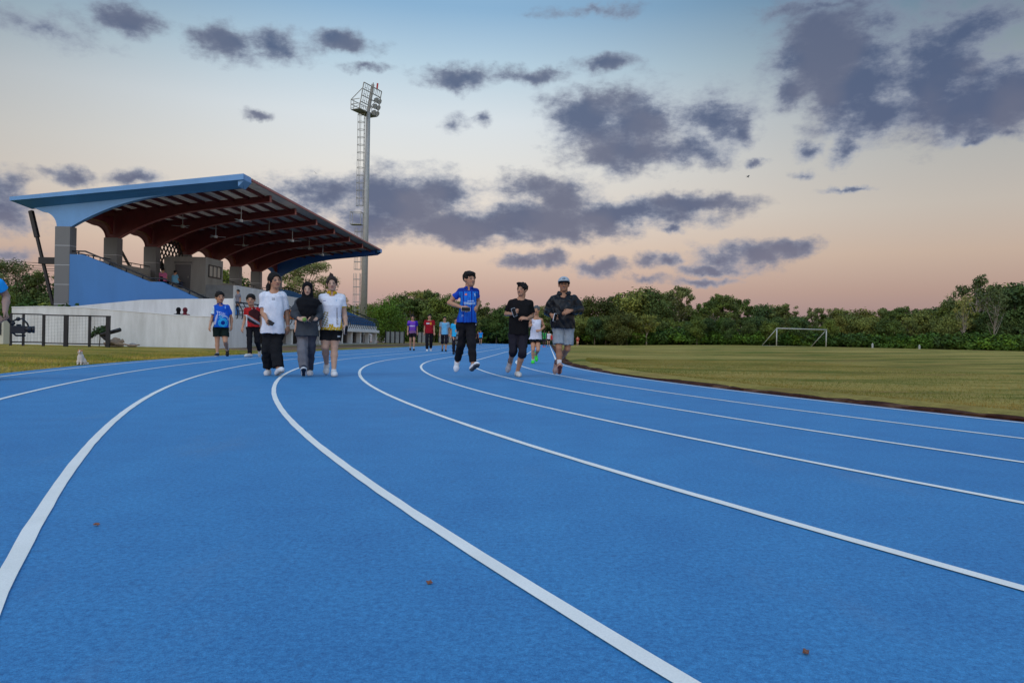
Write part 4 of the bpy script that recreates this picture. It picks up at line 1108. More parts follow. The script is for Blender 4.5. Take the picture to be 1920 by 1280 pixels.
FONT={'T':'11111 00100 00100 00100 00100 00100 00100','S':'01111 10000 10000 01110 00001 00001 11110','U':'10001 10001 10001 10001 10001 10001 01110','N':'10001 11001 10101 10011 10001 10001 10001',
'I':'01110 00100 00100 00100 00100 00100 01110','J':'00111 00010 00010 00010 00010 10010 01100','A':'01110 10001 10001 11111 10001 10001 10001','M':'10001 11011 10101 10101 10001 10001 10001'}
def textmask(px,py,s,x0,y0,w,h):
    """1 where (px,py) falls on the letters of s set in a box x0,y0,w,h (photo pixels)"""
    n=len(s)*6-1; u=((px-x0)/w*n); v=((py-y0)/h*7); m=np.zeros(len(px),bool)
    ui=np.floor(u).astype(int); vi=np.floor(v).astype(int); ok=(ui>=0)&(ui<n)&(vi>=0)&(vi<7)
    for i in np.nonzero(ok)[0]:
        ch,cc=divmod(ui[i],6)
        if cc<5 and FONT[s[ch]].split()[vi[i]][cc]=='1': m[i]=True
    return m
class Person:
    def __init__(s,px0,D,label,cat='person',group=None,vs=.006,z0=0.,name='person'):
        s.p0=np.array(along(px0,640,D)+(z0,)); s.az=math.atan2(s.p0[0],s.p0[1]); s.vs=vs; s.z0=z0
        s.ex=np.array([math.cos(s.az),-math.sin(s.az),0]); s.ey=np.array([math.sin(s.az),math.cos(s.az),0])
        s.dist=float(np.hypot(s.p0[0],s.p0[1])); s.s=FPX/s.dist
        s.root=empty(name,tuple(s.p0),-s.az,label,cat,group)
    def J(s,x,y,dy=0.):
        r=ray(x,y); t=(s.dist+dy)/(r@s.ey); P=np.array([0,0,CH])+r*t-s.p0
        return np.array([P@s.ex,P@s.ey,P[2]])
    def pix(s,V):
        Wd=s.p0[None]+V[:,:1]*s.ex[None]+V[:,1:2]*s.ey[None]+V[:,2:3]*np.array([[0,0,1]])
        Z=Wd[:,2]-CH; d=cp*Wd[:,1]+sp*Z; y=-sp*Wd[:,1]+cp*Z; x=Wd[:,0]/d; y=y/d
        return 960+FPX*(cr*x+sr*y),640-FPX*(-sr*x+cr*y)
    # ---- head frame
    def head(s,top,chin,yaw=0.,tilt=0.,nod=0.,dy=0.):
        T=s.J(*top,dy); Cn=s.J(*chin,dy); s.hs=float(np.linalg.norm(T-Cn))/.235
        s.hc=(T+Cn)/2; s.hc=s.hc+np.array([0,0,.0]); s.top=T; s.chin=Cn
        u=unit(unit(T-Cn)+np.array([0,0,.4])); f=np.array([math.sin(yaw),-math.cos(yaw),-nod]); f=unit(f-u*(f@u)); r=np.cross(f,u)*1.
        if r[0]<0 and abs(yaw)<1.5: r=-r
        s.HB=(r,f,u); return s
    def hp(s,x,y,z): r,f,u=s.HB; k=s.hs; return s.hc+(r*x+f*y+u*z)*k
def hand(F,w,d,n,curl,thumb,sc=1.,k=.008,spread=.0,curls=None):
    """five-fingered hand: w wrist, d direction, n back-of-hand normal, thumb=+1/-1 side along n x d"""
    d=unit(d); n=unit(n-d*(np.dot(n,d))); a=np.cross(n,d)*thumb
    L=[.078,.086,.082,.07]; off=[.030,.0105,-.010,-.029]; ln=[.92,1.,.95,.76]
    F.ell(w+d*.045*sc,(.014*sc+.004,.043*sc,.04*sc),.02,B=(n,d,a))
    for i in range(4):
        kn=w+d*L[i]*sc+a*off[i]*sc; F.chain([w+a*off[i]*.45*sc,kn],[.014*sc,.0115*sc],k*1.6)
        p=kn; ang=0; pts=[p]; rr=[.0105*sc]; c=curl if curls is None else curls[i]
        for q,(l,b) in enumerate(zip((.043,.027,.021),(62,82,55))):
            ang+=math.radians(b*c*(1+.06*i)); dd=unit(d*math.cos(ang)-n*math.sin(ang)+a*(off[i]*3*spread))
            p=p+dd*l*sc*ln[i]; pts.append(p); rr.append((.0092,.0085,.0074)[q]*sc)
        F.chain(pts,rr,.004,kin=.004)
    t0=w+d*.018*sc+a*.026*sc; t1=t0+unit(d*.75+a*.72-n*.25)*.036*sc; t2=t1+unit(d*.9+a*.25-n*.35*(.3+curl))*.034*sc; t3=t2+unit(d*.9-a*.15*curl-n*.4*(.3+curl))*.026*sc
    F.chain([w+d*.01+a*.012,t0,t1,t2,t3],[.014*sc,.0145*sc,.0125*sc,.0105*sc,.0085*sc],.008,kin=.006)
def bounds(pts,m=.16): return np.min(pts,0)-m,np.max(pts,0)+m
def headskin(P,F,neck=None,female=False):
    k=P.hs; B=P.HB; fw_=.92 if female else 1.
    F.ell(P.hp(0,-.012,.03),(.081*k,.094*k,.088*k),.01,B=B)
    F.ell(P.hp(0,.022,-.032),(.067*k*fw_,.066*k,.08*k),.03*k,B=B)
    F.ell(P.hp(0,.05,-.088),(.034*k*fw_,.03*k,.024*k),.03*k,B=B)
    F.ell(P.hp(0,.066,-.02),(.045*k,.022*k,.03*k),.02*k,B=B)
    for sx in(-1,1):
        F.ell(P.hp(sx*.083,-.008,-.008),(.011*k,.02*k,.033*k),.008,B=B)
        F.ell(P.hp(sx*.031,.1,.0),(.02*k,.018*k,.013*k),.0,B=B,sub=True)
        F.ell(P.hp(sx*.031,.077,.0),(.015*k,.012*k,.012*k),.004,B=B)
    F.chain([P.hp(0,.083,.012),P.hp(0,.104,-.03)],[.009*k,.0145*k],.012)
    F.ell(P.hp(0,.086,-.06),(.023*k,.011*k,.009*k),.008,B=B)
    nb=P.neck; F.chain([P.hp(0,-.02,-.05),P.hp(0,-.025,-.09),nb],[.06*k*fw_,.058*k*fw_,.066*fw_],.02)
def headcol(P,V,skin,smile=False,lip=(.3,.1,.08),brow=(.03,.02,.015)):
    r,f,u=P.HB; q=(V-P.hc)/P.hs; x,y,z=q@r,q@f,q@u; C=np.repeat(np.array([skin]),len(V),0).astype(float)
    hd=(np.abs(z)<.2)&(np.abs(x)<.1)&(y>.03)
    cheek=hd&((np.abs(x)-.042)**2/.02**2+(z+.03)**2/.022**2<1); C[cheek]*=np.array([1.1,.95,.93])
    e=hd&(((np.abs(x)-.031)/.0165)**2+((z-.001)/.0085)**2<1); C[e]=(.05,.03,.025)
    w=hd&(((np.abs(x)-.031)/.014)**2+((z-.001)/.005)**2<1)&(np.abs(np.abs(x)-.031)>.006); C[w]=(.16,.12,.1)
    b_=hd&(np.abs(np.abs(x)-.033)<.019)&(np.abs(z-.023+.12*np.abs(np.abs(x)-.033))<.006); C[b_]=np.array(skin)*.22+np.array(brow)
    m=hd&((x/.027)**2+((z+.06-(.35*np.abs(x) if smile else 0))/.0095)**2<1); C[m]=lip
    if smile:
        t=hd&((x/.02)**2+((z+.06-.3*np.abs(x))/.0045)**2<1); C[t]=(.3,.24,.2)
    n=hd&(np.abs(np.abs(x)-.009)<.005)&(np.abs(z+.041)<.005)&(y>.09); C[n]*=.45
    sh=hd&(((np.abs(x)-.031)/.024)**2+((z-.004)/.016)**2<1)&~e&~w&~b_; C[sh]*=.82
    return C
def hairdo(P,style='short',col=(.012,.009,.008),front=.062,low=-.03):
    k=P.hs; B=P.HB; lo,hi=bounds([P.hc],.28)
    F=Field(lo,hi,min(P.vs,.006) if P.vs<.008 else P.vs)
    cr_=P.hp(0,-.018,.036)
    F.ell(cr_,(.094*k,.108*k,.101*k),.01,B=B)
    r,f,u=B
    if style in('short','fringe','side','capped'):
        F.folds(.009,45,seed=int(P.s),st=(1,1,1))
        F.ell(P.hp(0,.12,-.055 if style!='fringe' else -.065),(.085*k,.13*k,(front+.05)*k),.0,B=B,sub=True)
        F.cut(P.hp(0,-.05,low-.03),unit(-u*1.+f*.45))
        F.cut(P.hp(0,0,-.07),-u)
        for sx in(-1,1): F.ell(P.hp(sx*.095,.03,-.045),(.03*k,.06*k,.055*k),0,B=B,sub=True)
        if style=='side': F.ell(P.hp(-.03,.05,.105),(.06*k,.05*k,.028*k),.02,B=B)
        if style=='fringe': F.ell(P.hp(0,.052,.078),(.074*k,.05*k,.035*k),.02,B=B)
    else:
        F.folds(.004,70,seed=2,st=(1,1,.3))
        F.ell(P.hp(0,.12,-.035),(.074*k,.12*k,.105*k),.0,B=B,sub=True)
        F.cut(P.hp(0,-.02,-.085),unit(-u*1.+f*.3))
        if style=='bun': F.ell(P.hp(-.005,-.03,.145),(.035*k,.035*k,.034*k),.02,B=B); F.chain([P.hp(-.01,-.03,.17),P.hp(-.03,-.03,.2)],[.012,.004],.01)
        if style=='tail': F.chain([P.hp(-.02,-.1,-.0),P.hp(-.062,-.1,-.07),P.hp(-.085,-.08,-.14),P.hp(-.075,-.05,-.175)],[.045,.042,.036,.016],.02)
    if style=='capped': F.cut(P.hp(0,0,.04),u)
    return F.build('hair',m_hair,P.root,col)
def limb(F,pts,rs,k=.015,**kw): F.chain(pts,rs,k,**kw)
def body(P,J,skin,smile=False,hands=None,bare_arm=True,bare_leg=0,female=False,tors=None,thin=1.):
    """one continuous skin surface: head, neck, chest, arms, hands, legs"""
    keys=[v for v in J.values()]; lo,hi=bounds(keys+[P.top,P.chin],.17); lo[2]=max(lo[2],0.01)
    F=Field(lo,hi,P.vs); headskin(P,F,female=female)
    sc=P.hs
    a_=.043*thin
    for S_ in 'LR':
        sh,el_,wr=J['s'+S_],J['e'+S_],J['w'+S_]
        limb(F,[P.neck-np.array([0,0,.03]),sh],[.055,.05],.03)
        limb(F,[sh,sh*.5+el_*.5,el_],[.05*thin,a_,.037*thin],.02); m=el_*.65+wr*.35
        limb(F,[el_,m,wr],[.037*thin,.037*thin,.025*thin],.01)
        h=(hands or {}).get(S_)
        dh=unit(wr-el_) if not h or h.get('d') is None else unit(h['d'])
        if P.vs<.016:
            hand(F,wr,dh,(h or {}).get('n',np.array([0,-1,0.])),(h or {}).get('c',.35),(h or {}).get('t',1),sc=.98 if not female else .9)
        else: F.chain([wr,wr+dh*.08,wr+dh*.15],[.026,.03,.018],.01)
        hp_,kn,an=J['h'+S_],J['k'+S_],J['a'+S_]
        th=kn*.55+hp_*.45
        limb(F,[hp_,th,kn],[.072*thin,.07*thin,.053*thin],.02); cf=kn*.65+an*.35+unit(np.cross(unit(an-kn),[1,0,0]))*.0
        ck=cf+np.array([0,.012,0]); limb(F,[kn,ck,an],[.05*thin,.053*thin,.033],.015)
        limb(F,[an,an-np.array([0,0,.04])],[.033,.03],.01)
    mid=(J['hL']+J['hR'])/2
    F.chain([P.neck-np.array([0,0,.12]),mid+np.array([0,0,.14])],[.1*thin,.09*thin],.04); F.chain([J['hL'],J['hR']],[.058*thin,.058*thin],.02)
    return F.build('body',m_skin,P.root,lambda V: headcol(P,V,skin,smile))
def torso(P,tw,b0=.115,dys=None):
    """pixel rows (y,xl,xr[,dy,depth]) -> loft stations"""
    st=[]
    for r in tw:
        y,xl,xr=r[:3]; dy=r[3] if len(r)>3 else 0.; b=r[4] if len(r)>4 else b0
        a=P.J(xl,y,dy); c=P.J(xr,y,dy); st.append(((a[2]+c[2])/2,(a[0]+c[0])/2,dy,(c[0]-a[0])/2,b))
    return st
def top(P,J,tw,col,sleeve=.6,sr=(.075,.075),neck=.066,m=None,name='shirt',fold=.004,seed=1,collar=None,slope=.05,vcut=0.,frq=24,st=(1,1,.45),wrist=False):
    st_=torso(P,tw); keys=[J[k] for k in('sL','sR','eL','eR','wL','wR')]+[P.neck]; pts=keys+[np.array([c[1]+sx*c[3],c[2]+sy*c[4],c[0]]) for c in st_ for sx in(-1,1) for sy in(-1,1)]
    lo,hi=bounds(pts,.1); F=Field(lo,hi,P.vs)
    F.loft(st_,.0,p=2.5)
    for S_ in 'LR':
        sh,el_,wr=J['s'+S_],J['e'+S_],J['w'+S_]
        F.chain([P.neck-np.array([0,0,.02]),sh*.97+P.neck*.03],[slope,slope+.008],.05)
        if sleeve<=1:
            if sleeve>0:
                e=sh+(el_-sh)*sleeve; n=unit(el_-sh); F.chain([sh,e+n*.05],[sr[0]*.85,sr[1]],.035,cuts=[(e,n)])
        else:
            t=sleeve-1; e=el_+(wr-el_)*t; n=unit(wr-el_); F.chain([sh,sh*.5+el_*.5,el_,el_*.5+e*.5,e+n*.03],[sr[0]*.9,sr[0],sr[0]*.92,sr[1]*1.05,sr[1]*.8],.03,cuts=[(e,n)] ,kin=.03)
    if fold: F.folds(fold,frq,seed,st)
    if neck:
        nb=P.neck; F.chain([nb+np.array([0,-.035,.015]),nb+np.array([0,-.03,.16])],[neck,neck],0,sub=True)
        if vcut: F.chain([nb+np.array([0,-.09,-.0]),nb+np.array([0,-.12,-vcut])],[.05,.008],0,sub=True)
    o=F.build(name,m or m_cloth,P.root,col)
    if collar is not None:
        G=Field(*bounds([P.neck],.17),P.vs if P.vs>.008 else .006); nb=P.neck
        for i in range(16):
            a=i/15*2*PI*.86+PI*.14-PI/2; 
            pass
        ring_=[nb+np.array([.074*math.sin(a),.064*-math.cos(a)+.0,.012+.022*-math.cos(a)*-1]) for a in np.linspace(.35,2*PI-.35,18)]
        low_=[q+np.array([0,0,-.028])+ .014*unit([q[0]-nb[0],q[1]-nb[1],0]) for q in ring_]
        G.chain(ring_,[.009]*18,.002,kin=.004); G.chain(low_,[.011]*18,.02,kin=.004); G.chain([low_[0],low_[0]+np.array([-.012,-.01,-.045])],[.014,.005],.015); G.chain([low_[-1],low_[-1]+np.array([.012,-.01,-.045])],[.014,.005],.015)
        G.build('collar',m_cloth,o,collar)
    return o
def pants(P,J,rad,col,cut=None,waist=None,name='trousers',fold=.004,seed=3,m=None,frq=26,gap=.0,wb=.1):
    """rad: (hip,knee,cuff); cut: fraction of shin (1=ankle) or, below 0, fraction of thigh"""
    pts=[J[k] for k in('hL','hR','kL','kR','aL','aR')]; lo,hi=bounds(pts,.18); F=Field(lo,hi,P.vs)
    wz=max(J['hL'][2],J['hR'][2])+.1
    mid=(J['hL']+J['hR'])/2; F.chain([J['hL']+np.array([0,0,.03]),J['hR']+np.array([0,0,.03])],[rad[0]+.008]*2,.03)
    for i,S_ in enumerate('LR'):
        h,kn,an=J['h'+S_],J['k'+S_],J['a'+S_]; c=cut[i] if isinstance(cut,(tuple,list)) else cut
        r_=rad[i] if isinstance(rad[0],(tuple,list)) else rad
        if c is None: c=.92
        if c>=0:
            e=kn+(an-kn)*c; n=unit(an-kn); F.chain([h,h*.45+kn*.55,kn,kn*.5+e*.5,e+n*.05],[r_[0],(r_[0]+r_[1])/2,r_[1],(r_[1]+r_[2])/2,r_[2]],.03 if gap==0 else gap,cuts=[(e,n)],kin=.03)
        else:
            e=h+(kn-h)*(-c); n=unit(kn-h); F.chain([h,e+n*.06],[r_[0],r_[2]],.02,cuts=[(e,unit(n+np.array([0,0,-.9])))])
    if waist is not None: F.cut(np.array([0,0,waist]),np.array([0,0,1.]))
    F.folds(fold,frq,seed,(1,1,.7))
    return F.build(name,m or m_cloth,P.root,col)
def shoe(P,an,fwd,upc,solec,under=None,L=.27,up=(0,0,1),plant=True,wide=1.,sock=None,sockh=.0,drop=.088,knee=None):
    f=unit(fwd); u=np.asarray(up,float); u=unit(u-f*(u@f)); s_=np.cross(f,u)
    base=an-u*drop
    F=Field(*bounds([an,base+f*L*.8,base-f*.07],.09),min(P.vs,.006) if P.vs<.009 else P.vs)
    h=base-f*.045+u*.034; t=base+f*(L-.11)+u*.03; b=base+f*(L*.47)+u*.036
    F.chain([h,h*.5+b*.5+u*.006,b,t],[.036*wide,.038*wide,.046*wide,.034*wide],.01,kin=.03)
    F.chain([h+f*.01+u*.02,an+f*.008-u*.012],[.04*wide,.039*wide],.04,cuts=[(an-u*.012,u)])
    F.chain([an+f*.015-u*.02,b+u*.008],[.032*wide,.034*wide],.02)
    F.cut(base,-u)
    uc=np.array(upc);sc_=np.array(solec);un=np.array(under if under is not None else solec)
    def col(V):
        q=(V-base)@u; C=np.repeat(uc[None],len(V),0).astype(float); C[q<.026]=sc_; C[q<.004]=un
        fx=(V-base)@f; lace=(q>.05)&(fx>.03)&(fx<.1)&(np.mod(fx,.022)<.008); C[lace]*=.7
        return C
    o=F.build('shoe',m_shoe,P.root,col)
    if sock is not None:
        G=Field(*bounds([an,an+u*.2],.08),min(P.vs,.007) if P.vs<.009 else P.vs); k_=J_dir=unit((knee-an)) if knee is not None else np.array([0,0,1.])
        e=an+k_*sockh; G.chain([an-u*.03,an,e+k_*.03],[.038,.037,.044],.01,cuts=[(e,k_)]); G.build('sock',m_cloth,P.root,sock)
    return o
def snap(a,z=.09): a=a.copy(); a[2]=z; return a
def phone(P,c,ax,n,col,label,size=(.075,.15,.009)):
    """thin bevelled handset held in a hand; a thing of its own"""
    ax=unit(ax); n=unit(n-ax*(n@ax)); s_=np.cross(ax,n); c=np.asarray(c)
    root=empty('phone',tuple(P.p0),-P.az,label,'phone')
    def slab(w,h,t,off,name,m):
        mb=MB(); r=.009; pts=[]
        for sx,sy,a0 in((1,1,0),(-1,1,90),(-1,-1,180),(1,-1,270)):
            for q in(0,30,60,90): a=math.radians(a0+q); pts.append((sx*(w/2-r)+r*math.cos(a),sy*(h/2-r)+r*math.sin(a)))
        k=len(pts); V=[tuple(c+s_*p[0]+ax*p[1]+n*(off+z)) for z in(-t/2,t/2) for p in pts]
        mb.add(V,[tuple(range(k))[::-1],tuple(range(k,2*k))]+[(i,(i+1)%k,(i+1)%k+k,i+k) for i in range(k)]); return mb.build(name,m,root)
    slab(size[0],size[1],size[2],0,'case',mat('phone_'+'_'.join(str(int(v*99)) for v in col[:3]),(*col[:3],1),rough=.5,spec=.25))
    slab(size[0]*.92,size[1]*.95,.002,size[2]/2+.0015,'screen',mat('phone_screen',(.01,.01,.012,1),rough=.45,spec=.15))
    return root
A=np.array
def mixc(a,b,t): return A(a)*(1-t)[:,None]+A(b)*t[:,None]
exec_people=True
WHT=(.72,.72,.78); BLK=(.012,.012,.014)
def shade(P,fn):
    """garment colour from a function of the photo-pixel position of every vertex"""
    def f(V):
        x,y=P.pix(V); return fn(x,y,V,V[:,1]<np.median(V[:,1])+.02)
    return f
def flat(c): return lambda x,y,V,fr: np.repeat(A([c]),len(x),0).astype(float)
# ---------------------------------------------------------------- young woman, white tee
P=Person(512,11.8,'woman in a plain white t-shirt and wide black trousers looking down to her side')
P.head((513,512),(518,541.5),yaw=.42,nod=.28); P.neck=P.J(513.5,547,.03)
J=dict(sL=P.J(494,554.5,.02),sR=P.J(531,554.5,.03),eL=P.J(492.5,586,-.02),eR=P.J(538.5,591,.05),wL=P.J(501,600.5,-.25),wR=P.J(540,613,.02),
 hL=P.J(504,629,.02),hR=P.J(520,629,.02),kL=P.J(501,656,.0),kR=P.J(518,656,-.1),aL=snap(P.J(503,692,.18)),aR=P.J(522,692,-.22))
J['aR'][2]=.115
body(P,J,SK,False,{'L':dict(n=A([-.2,-.5,.8]),c=.85,t=1),'R':dict(d=[0,-.05,-1],n=A([.6,-.7,0]),c=.35,t=-1)},female=True)
hairdo(P,'tail')
def c_(x,y,V,fr):
    C=flat((.74,.74,.8))(x,y,V,fr); m=fr&(np.abs(x-512.5)<3)&(np.abs(y-560.5)<2.0)&((np.mod(x*1.3+y*.9,1.6)<.9)|(np.abs(y-560.5)>1.4)); C[m]=(.22,.23,.25); return C
top(P,J,[(550.5,501,526,.02,.085),(555.5,493.5,532.5,.01,.1),(573,494,531,0,.12),(600,491,532.5,-.01,.12),(625,488,535.5,0,.14)],shade(P,c_),sleeve=.72,sr=(.064,.064),neck=.07,fold=.005,st=(1.2,1,.5))
pants(P,J,(.088,.08,.08),(.013,.013,.015),cut=.88,waist=P.J(512,618)[2],fold=.009)
shoe(P,J['aL'],[-.15,-1,0],(.62,.6,.6),(.7,.69,.68),L=.25)
shoe(P,J['aR'],[.35,-.85,.34],(.66,.65,.65),(.55,.54,.53),(.3,.29,.28),L=.25,up=[0,.3,1])
phone(P,P.J(507,605,-.33),[.6,-.4,-.35],[-.3,-.8,.5],(.015,.012,.02),'dark phone held in the fist of the woman in the white t-shirt',(.065,.12,.009))
W=Field(*bounds([J['wR']],.06),.005); W.chain([J['wR']+A([0,0,.015]),J['wR']+A([0,0,.028])],[.032,.032],.0,cuts=[(J['wR']+A([0,0,.028]),A([0,0,1.])),(J['wR']+A([0,0,.016]),A([0,0,-1.]))]); W.build('wristband',m_cloth,P.root,(.7,.6,.6))
# ---------------------------------------------------------------- hijab
P=Person(574,11.85,'woman in a black hijab, dark grey sweater and grey trousers holding a green ball')
P.head((576,531),(577,555),yaw=-.05,nod=.0); P.neck=P.J(576.5,561,.03)
J=dict(sL=P.J(559,568,.02),sR=P.J(594,569,.02),eL=P.J(551,590,.02),eR=P.J(599,592,.0),wL=P.J(561.5,598,-.2),wR=P.J(592,599,-.2),
 hL=P.J(567,632,.02),hR=P.J(582,632,.02),kL=P.J(567,658,-.15),kR=P.J(582,658,.05),aL=P.J(569.5,693,-.2),aR=snap(P.J(580,694,.3)))
J['aL'][2]=.12
body(P,J,SKL,False,{'L':dict(d=[.9,-.35,-.05],n=A([-.2,-.75,.5]),c=.6,t=1),'R':dict(d=[-.8,-.5,.1],n=A([.3,-.5,.6]),c=.55,t=-1)},female=True,thin=.95)
top(P,J,[(565,565,588,.02,.09),(570,557.5,595.5,.01,.11),(590,558,594,0,.125),(612,555,596,0,.125),(629.5,553,598,0,.15)],(.052,.058,.068),sleeve=1.8,sr=(.06,.046),neck=.06,fold=.005,name='sweater')
H=Field(*bounds([P.hc,P.J(577,597,-.12)],.26),.006); k=P.hs; Bq=P.HB
H.ell(P.hp(0,-.02,.03),(.098*k,.118*k,.118*k),.01,B=Bq); H.ell(P.hp(0,.0,-.06),(.082*k,.095*k,.09*k),.03,B=Bq)
nb=P.neck; H.chain([nb+A([0,0,.03]),nb+A([0,-.02,-.05])],[.088,.12],.05); H.chain([P.J(562,567,-.02),P.J(592,567,-.02)],[.06,.06],.06)
H.loft([(P.J(577,596.5)[2],P.J(577,590)[0],-.12,.055,.03),(P.J(577,588)[2],P.J(577,590)[0],-.11,.13,.06),(P.J(577,572)[2],P.J(577,570)[0],-.07,.15,.1),(P.J(577,562)[2],P.J(577,560)[0],-.02,.14,.11)],.05)
H.chain([P.J(590,567,-.05),P.J(602,569,.02)],[.06,.015],.04)
H.folds(.005,30,5,(1,1,.6)); H.ell(P.hp(0,.14,-.018),(.072*k,.13*k,.098*k),0,B=Bq,sub=True); H.build('hijab',m_cloth,P.root,(.009,.009,.011))
def c_(x,y,V,fr):
    C=flat((.155,.15,.165))(x,y,V,fr); C[x>577.5+.02*(y-630)]=(.05,.055,.075); return C
pants(P,J,(.085,.074,.066),shade(P,c_),cut=.93,waist=P.J(574,622)[2],fold=.006)
shoe(P,J['aL'],[.0,-.8,.55],(.02,.028,.05),(.6,.6,.6),(.014,.02,.04),L=.25,up=[0,.4,1])
shoe(P,J['aR'],[.1,-1,0],(.5,.5,.52),(.6,.6,.6),L=.24)
bl=Field(*bounds([P.J(571,599,-.27)],.07),.005); bl.ell(P.J(570.8,599,-.29),(.033,.033,.033),0); o=bl.build('ball',m_cloth,None,(.2,.32,.07)); o.location=tuple(P.p0); o.rotation_euler=(0,0,-P.az); tag(o,'small yellow-green ball in the hand of the woman in the black hijab','ball')
phone(P,P.J(584.5,597.5,-.28),[.5,-.1,.7],[-.4,-.8,.2],(.02,.015,.02),'black phone in the left hand of the woman in the black hijab',(.06,.1,.01))
# ---------------------------------------------------------------- white and gold polo
P=Person(620,12.05,'woman in a white polo shirt with gold collar and black shorts, hair in a bun')
P.head((621.5,519),(623,545.5),yaw=.0,nod=-.02); P.neck=P.J(622.5,550,.03)
J=dict(sL=P.J(604,558,.02),sR=P.J(641,558,.02),eL=P.J(600.5,588,.06),eR=P.J(646,590,.03),wL=P.J(603,605,-.02),wR=P.J(648.5,608,-.04),
 hL=P.J(612,624,.02),hR=P.J(629,624,.02),kL=P.J(609.5,650,-.02),kR=P.J(627,650,-.02),aL=P.J(612.5,683,.28),aR=snap(P.J(626,691,-.1)))
body(P,J,SKL,False,{'L':dict(d=[.05,-.1,-1],n=A([-.6,-.8,0]),c=.3,t=1),'R':dict(d=[.12,-.1,-1],n=A([.5,-.8,0]),c=.6,t=-1)},female=True,thin=1.08)
hairdo(P,'bun',col=(.03,.02,.016))
def c_(x,y,V,fr):
    C=flat(WHT)(x,y,V,fr); n1=np.sin(x*1.1+y*.5)+np.sin(x*.6-y*1.3); g=A([.55,.33,.02])
    m=(y>613+.5*np.sin(x*.8))|((x>636)&(y>590+.0*x)&(y>640-(x-633)*6)); m|=(y>607-2*np.abs(x-620.5))&(y>604)&(np.abs(x-621)<4)&(y>607.5)
    C[m]=g; q=fr&(x<615.5)&(y>584)&(y<612)&(x>604)&(n1>-.5); C[q]=(.36,.31,.2); q=fr&m&(n1>1.1); C[q]=(.62,.55,.4)
    q=fr&(np.abs(x-632)<1.3)&(y>577)&(y<596)&(np.mod(y,2.4)<1.6); C[q]=(.2,.16,.16)
    q=fr&(np.abs(x-632.5)<1.9)&(y>596)&(y<610)&(np.mod(y+x*.4,2.8)<1.7); C[q]=(.25,.2,.16)
    q=fr&(np.abs(x-608.5)<2.4)&(np.abs(y-563.6)<.7); C[q]=(.1,.1,.3); q=fr&(np.abs(x-630.5)<.9)&(np.abs(y-563)<1.4); C[q]=(.3,.45,.6)
    q=(y>574.4)&((x<599.5)|(x>641)); C[q]=(.58,.35,.02); return C
top(P,J,[(556,611,634,.02,.09),(560.5,602.5,642.5,.01,.105),(573,604,641.5,-.01,.13),(595,604.5,640,-.0,.118),(619,601.5,643,.0,.145)],shade(P,c_),sleeve=.55,sr=(.06,.062),neck=.062,fold=.004,collar=(.55,.33,.02),vcut=.06)
def c_(x,y,V,fr):
    C=flat(BLK)(x,y,V,fr); q=fr&(np.abs(x-635.5)<2.6)&(np.abs(y-630.5)<1.4); C[q]=(.6,.6,.6); return C
pants(P,J,(.096,.096,.096),shade(P,c_),cut=-.56,waist=P.J(620,614)[2],name='shorts',fold=.006)
shoe(P,J['aL'],[-.05,-.75,-.6],(.66,.65,.64),(.6,.6,.6),L=.25,up=[0,-.5,1],sock=(.7,.7,.7),sockh=.03)
shoe(P,J['aR'],[.08,-1,.02],(.68,.67,.66),(.55,.55,.55),L=.25,sock=(.7,.7,.7),sockh=.03)
phone(P,P.J(648.5,618.5,-.09),[.1,-.1,1],[.75,-.65,0],(.55,.5,.5),'pale phone hanging in the hand of the woman in the gold-collared polo',(.07,.145,.01))
# ---------------------------------------------------------------- runner in blue polo
P=Person(876,12.65,'young man jogging in a striped blue polo shirt and black track trousers')
P.head((879.5,509.5),(882.5,537.5),yaw=.55,nod=.05); P.neck=P.J(879,541,.03)
J=dict(sL=P.J(864,546.5,.0),sR=P.J(892,547,.08),eL=P.J(842,567.5,.04),eR=P.J(896.5,566,.2),wL=P.J(866.5,576.5,-.24),wR=P.J(894,575.5,-.0),
 hL=P.J(866,612,.02),hR=P.J(882,612,.02),kL=P.J(864.5,645,.05),kR=P.J(884,645,-.2),aL=P.J(857.5,675,.36),aR=P.J(887,684.5,-.28))
body(P,J,SK,True,{'L':dict(d=[.85,-.3,-.35],n=A([-.1,-.9,.45]),c=.65,t=1),'R':dict(d=[-.1,-.9,-.35],n=A([.8,0,.2]),c=.9,t=1)})
hairdo(P,'fringe')
def c_(x,y,V,fr):
    b1=A([.03,.2,.68]); b2=A([.015,.07,.42]); b3=A([.012,.04,.28])
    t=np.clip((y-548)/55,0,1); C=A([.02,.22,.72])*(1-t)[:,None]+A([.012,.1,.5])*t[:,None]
    s_=np.sin(x*1.9+.7*np.sin(x*.63))+.6*np.sin(x*3.7+1); C[s_>.75]=b3; C[(s_>.3)&(s_<=.75)]=b2
    C[np.abs(x-868.5)<1.3]=b3; C[np.abs(x-884)<1.4]=b3
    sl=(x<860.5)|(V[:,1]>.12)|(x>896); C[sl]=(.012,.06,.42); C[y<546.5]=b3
    q=fr&(np.abs(x-873.6)<2.2)&(np.abs(y-551.8)<1.7); C[q]=(.75,.2,.12)
    q=fr&(np.abs(x-890.6-(y-553)*.25)<.9)&(np.abs(y-552.5)<2.6); C[q]=(.6,.66,.72)
    q=fr&(x>876)&(x<889)&(np.abs(y-564)<.8)&(np.mod(x,1.7)<1.15); C[q]=(.5,.6,.75)
    q=fr&(x>869.5)&(x<891.5)&(np.abs(y-568.6)<1.9)&((np.mod(x,2.6)<.9)|(np.abs(np.abs(y-568.6)-1.5)<.45)); C[q]=(.55,.66,.78)
    q=fr&textmask(x,y,'JT',864.5,590.5,4.5,3.6); C[q]=(.6,.66,.72); return C
